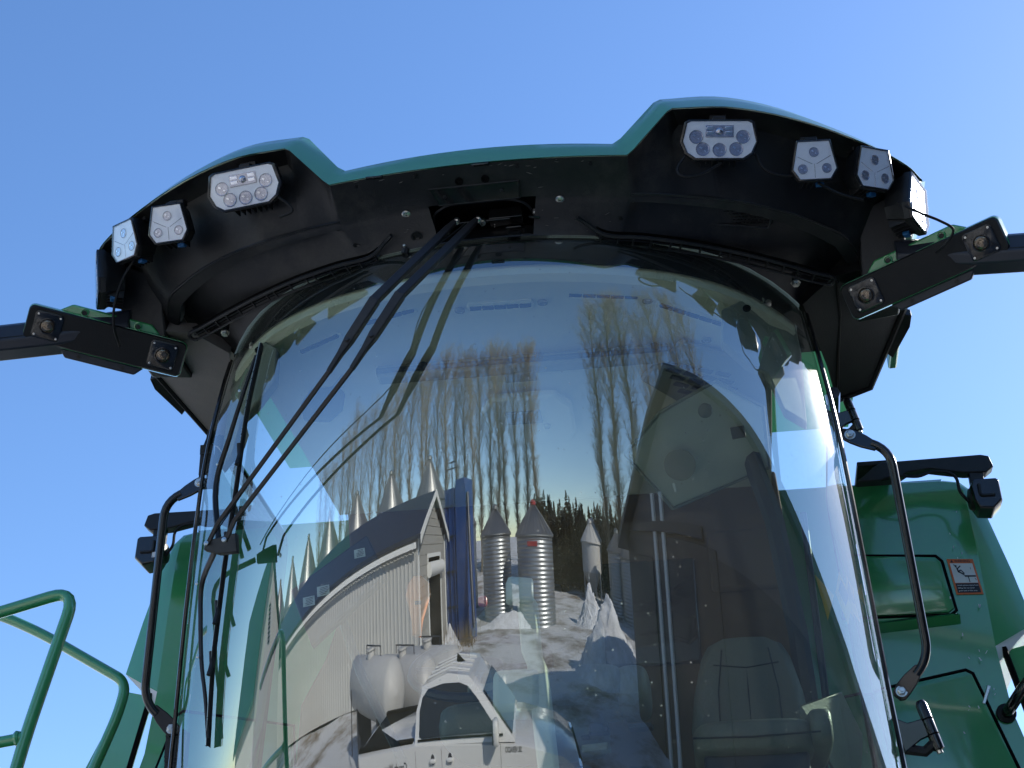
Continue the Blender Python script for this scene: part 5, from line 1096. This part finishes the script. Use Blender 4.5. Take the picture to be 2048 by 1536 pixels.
# --- trees
def poplar_mesh(seed, H, dens_=1.0):
    rnd = random.Random(seed); V = []; Fc = []
    def seg(a, b, r0, r1, n=3):
        d = (b - a); 
        if d.length < 1e-5: return
        d.normalize(); u = d.orthogonal().normalized(); v = d.cross(u); o = len(V)
        for p, r in ((a, r0), (b, r1)):
            for k in range(n): an_ = 2 * math.pi * k / n; V.append(tuple(p + (u * math.cos(an_) + v * math.sin(an_)) * r))
        for k in range(n): Fc.append((o + k, o + (k + 1) % n, o + n + (k + 1) % n, o + n + k))
    p = Vector((0, 0, -.3)); pts = [p.copy()]; N = 16
    for i in range(N): p = p + Vector((rnd.gauss(0, .10), rnd.gauss(0, .10), H / N)); pts.append(p.copy())
    rad = lambda t: .15 * (1 - t) ** .8 + .012
    for i in range(N): seg(pts[i], pts[i + 1], rad(i / N), rad((i + 1) / N), 7)
    def at(t): f = t * N; i = min(N - 1, int(f)); return pts[i].lerp(pts[i + 1], f - i)
    nb = int(92 * dens_)
    for b in range(nb):
        t = .10 + .88 * (b / nb) ** .9; a = rnd.uniform(0, 2 * math.pi); L = (1.6 + 4.3 * math.sin(math.pi * min(1, (1 - t) * 1.25 + .12))) * rnd.uniform(.6, 1.1); q = at(t)
        d = Vector((math.cos(a) * .75, math.sin(a) * .75, rnd.uniform(.75, 1.1))).normalized(); r = .05 * (1 - t) + .014; ns = 6
        for s_ in range(ns):
            nd_ = (d + Vector((rnd.gauss(0, .09), rnd.gauss(0, .09), .20))).normalized(); q2 = q + nd_ * L / ns; r2 = r * .76
            seg(q, q2, r, r2, 4 if s_ < 2 else 3)
            for k in range(6):
                if rnd.random() < .85:
                    st_ = q.lerp(q2, rnd.random()); aa = rnd.uniform(0, 6.283); td = Vector((math.cos(aa) * .75, math.sin(aa) * .75, rnd.uniform(.1, 1.3))).normalized(); l = rnd.uniform(.3, .95)
                    m_ = st_ + td * l * .5; e_ = m_ + (td + Vector((0, 0, rnd.uniform(-.5, .8)))).normalized() * l * .5
                    seg(st_, m_, .012, .009); seg(m_, e_, .009, .005)
                    if rnd.random() < .8:
                        e2 = m_ + Vector((rnd.gauss(0, .25), rnd.gauss(0, .25), rnd.uniform(-.15, .5))); seg(m_, e2, .010, .006)
            q, d, r = q2, nd_, r2
    me = bpy.data.meshes.new('poplar'); me.from_pydata(V, [], Fc); me.materials.append(M['bark']); me.update(); return me
def crown_split(me_full, H): return me_full
PM = [poplar_mesh(s_, 22, 1.0) for s_ in (1, 2, 3, 4)]
rp_ = random.Random(11); pops = []
def poplar(x, y, h, lb):
    o = bpy.data.objects.new('poplar_tree', rp_.choice(PM)); col.objects.link(o); o.location = (x, y, gz(x, y)); k = h / 22; o.scale = (k * 1.05, k * 1.05, k); o.rotation_euler = (0, 0, rp_.uniform(0, 6.28))
    tag(o, lb, 'tree', 'bare poplars behind the yard'); pops.append(o)
def polar(az, d): a = R(az); return .594 * 0 + d * math.sin(a), 3.5 - d * math.cos(a)
left_lb = 'bare upright poplar in the long row left of the gap'
k = 0
ORD = ['%d%s' % (q, {1: 'st', 2: 'nd', 3: 'rd'}.get(q % 10 if q not in (11, 12, 13) else 0, 'th')) for q in range(1, 60)]
for az in np.linspace(-50, 2.5, 27):
    d = rp_.uniform(52, 62); x, y = polar(az + rp_.uniform(-.5, .5), d); top = np.interp(az, [-50, -42, -25, -8, 2], [10, 14.5, 19, 22.5, 23.5]) * rp_.uniform(.86, 1.04)
    poplar(x, y, 1.9 + d * math.tan(R(top)) * 1.22 - gz(x, y) + 1, 'bare upright poplar, %s from the left in the long row over the barn and bins' % ORD[k]); k += 1
for k, az in enumerate((18.5, 22, 26, 31, 36.5, 43, 49)):
    d = rp_.uniform(34, 40); x, y = polar(az, d); poplar(x, y, (1.9 + d * math.tan(R(40))) * rp_.uniform(.85, 1.08), 'tall bare poplar, %s from the left in the group above the dark shed' % ORD[k])
def conifer_mesh(seed):
    rnd = random.Random(seed); mb = MB(); H = 7.0; mb.tube([(0, 0, -.2), (0, 0, H * .96)], [.12, .01], 6)
    nl = 30
    for i in range(nl):
        t = i / nl; z = .5 + (H - .6) * t; R_ = (1.15 * (1 - t) ** .85 + .06)
        for k in range(9):
            a = rnd.uniform(0, 6.283); r_ = R_ * rnd.uniform(.6, 1.15); dz = -rnd.uniform(.05, .35); w_ = .16 * (1 - t) + .05
            c, s_ = math.cos(a), math.sin(a); b0 = Vector((0, 0, z)); tip = Vector((c * r_, s_ * r_, z + dz + .2)); md = b0.lerp(tip, .55) + Vector((0, 0, .06))
            pr = Vector((-s_, c, 0)) * w_
            mb.add([b0, md + pr, tip, md - pr, md + Vector((0, 0, -.14))], [(0, 1, 2), (0, 2, 3), (0, 4, 1), (1, 4, 2), (2, 4, 3), (3, 4, 0)])
    me = mb.mesh('conifer'); me.materials.append(M['conifer']); return me
CM = [conifer_mesh(s_) for s_ in (5, 6, 7)]
for j in range(220):
    az = rp_.uniform(1, 29); d = rp_.uniform(40, 56); x, y = polar(az, d)
    o = bpy.data.objects.new('conifer_tree', rp_.choice(CM)); col.objects.link(o); o.location = (x, y, gz(x, y)); s_ = rp_.uniform(.55, .85); o.scale = (s_ * 1.5, s_ * 1.5, s_ * rp_.uniform(.95, 1.15)); o.rotation_euler = (0, 0, rp_.uniform(0, 6.28))
    tag(o, 'dark narrow conifer in the dense hedge behind the bins', 'tree', 'dark conifers behind the bins')
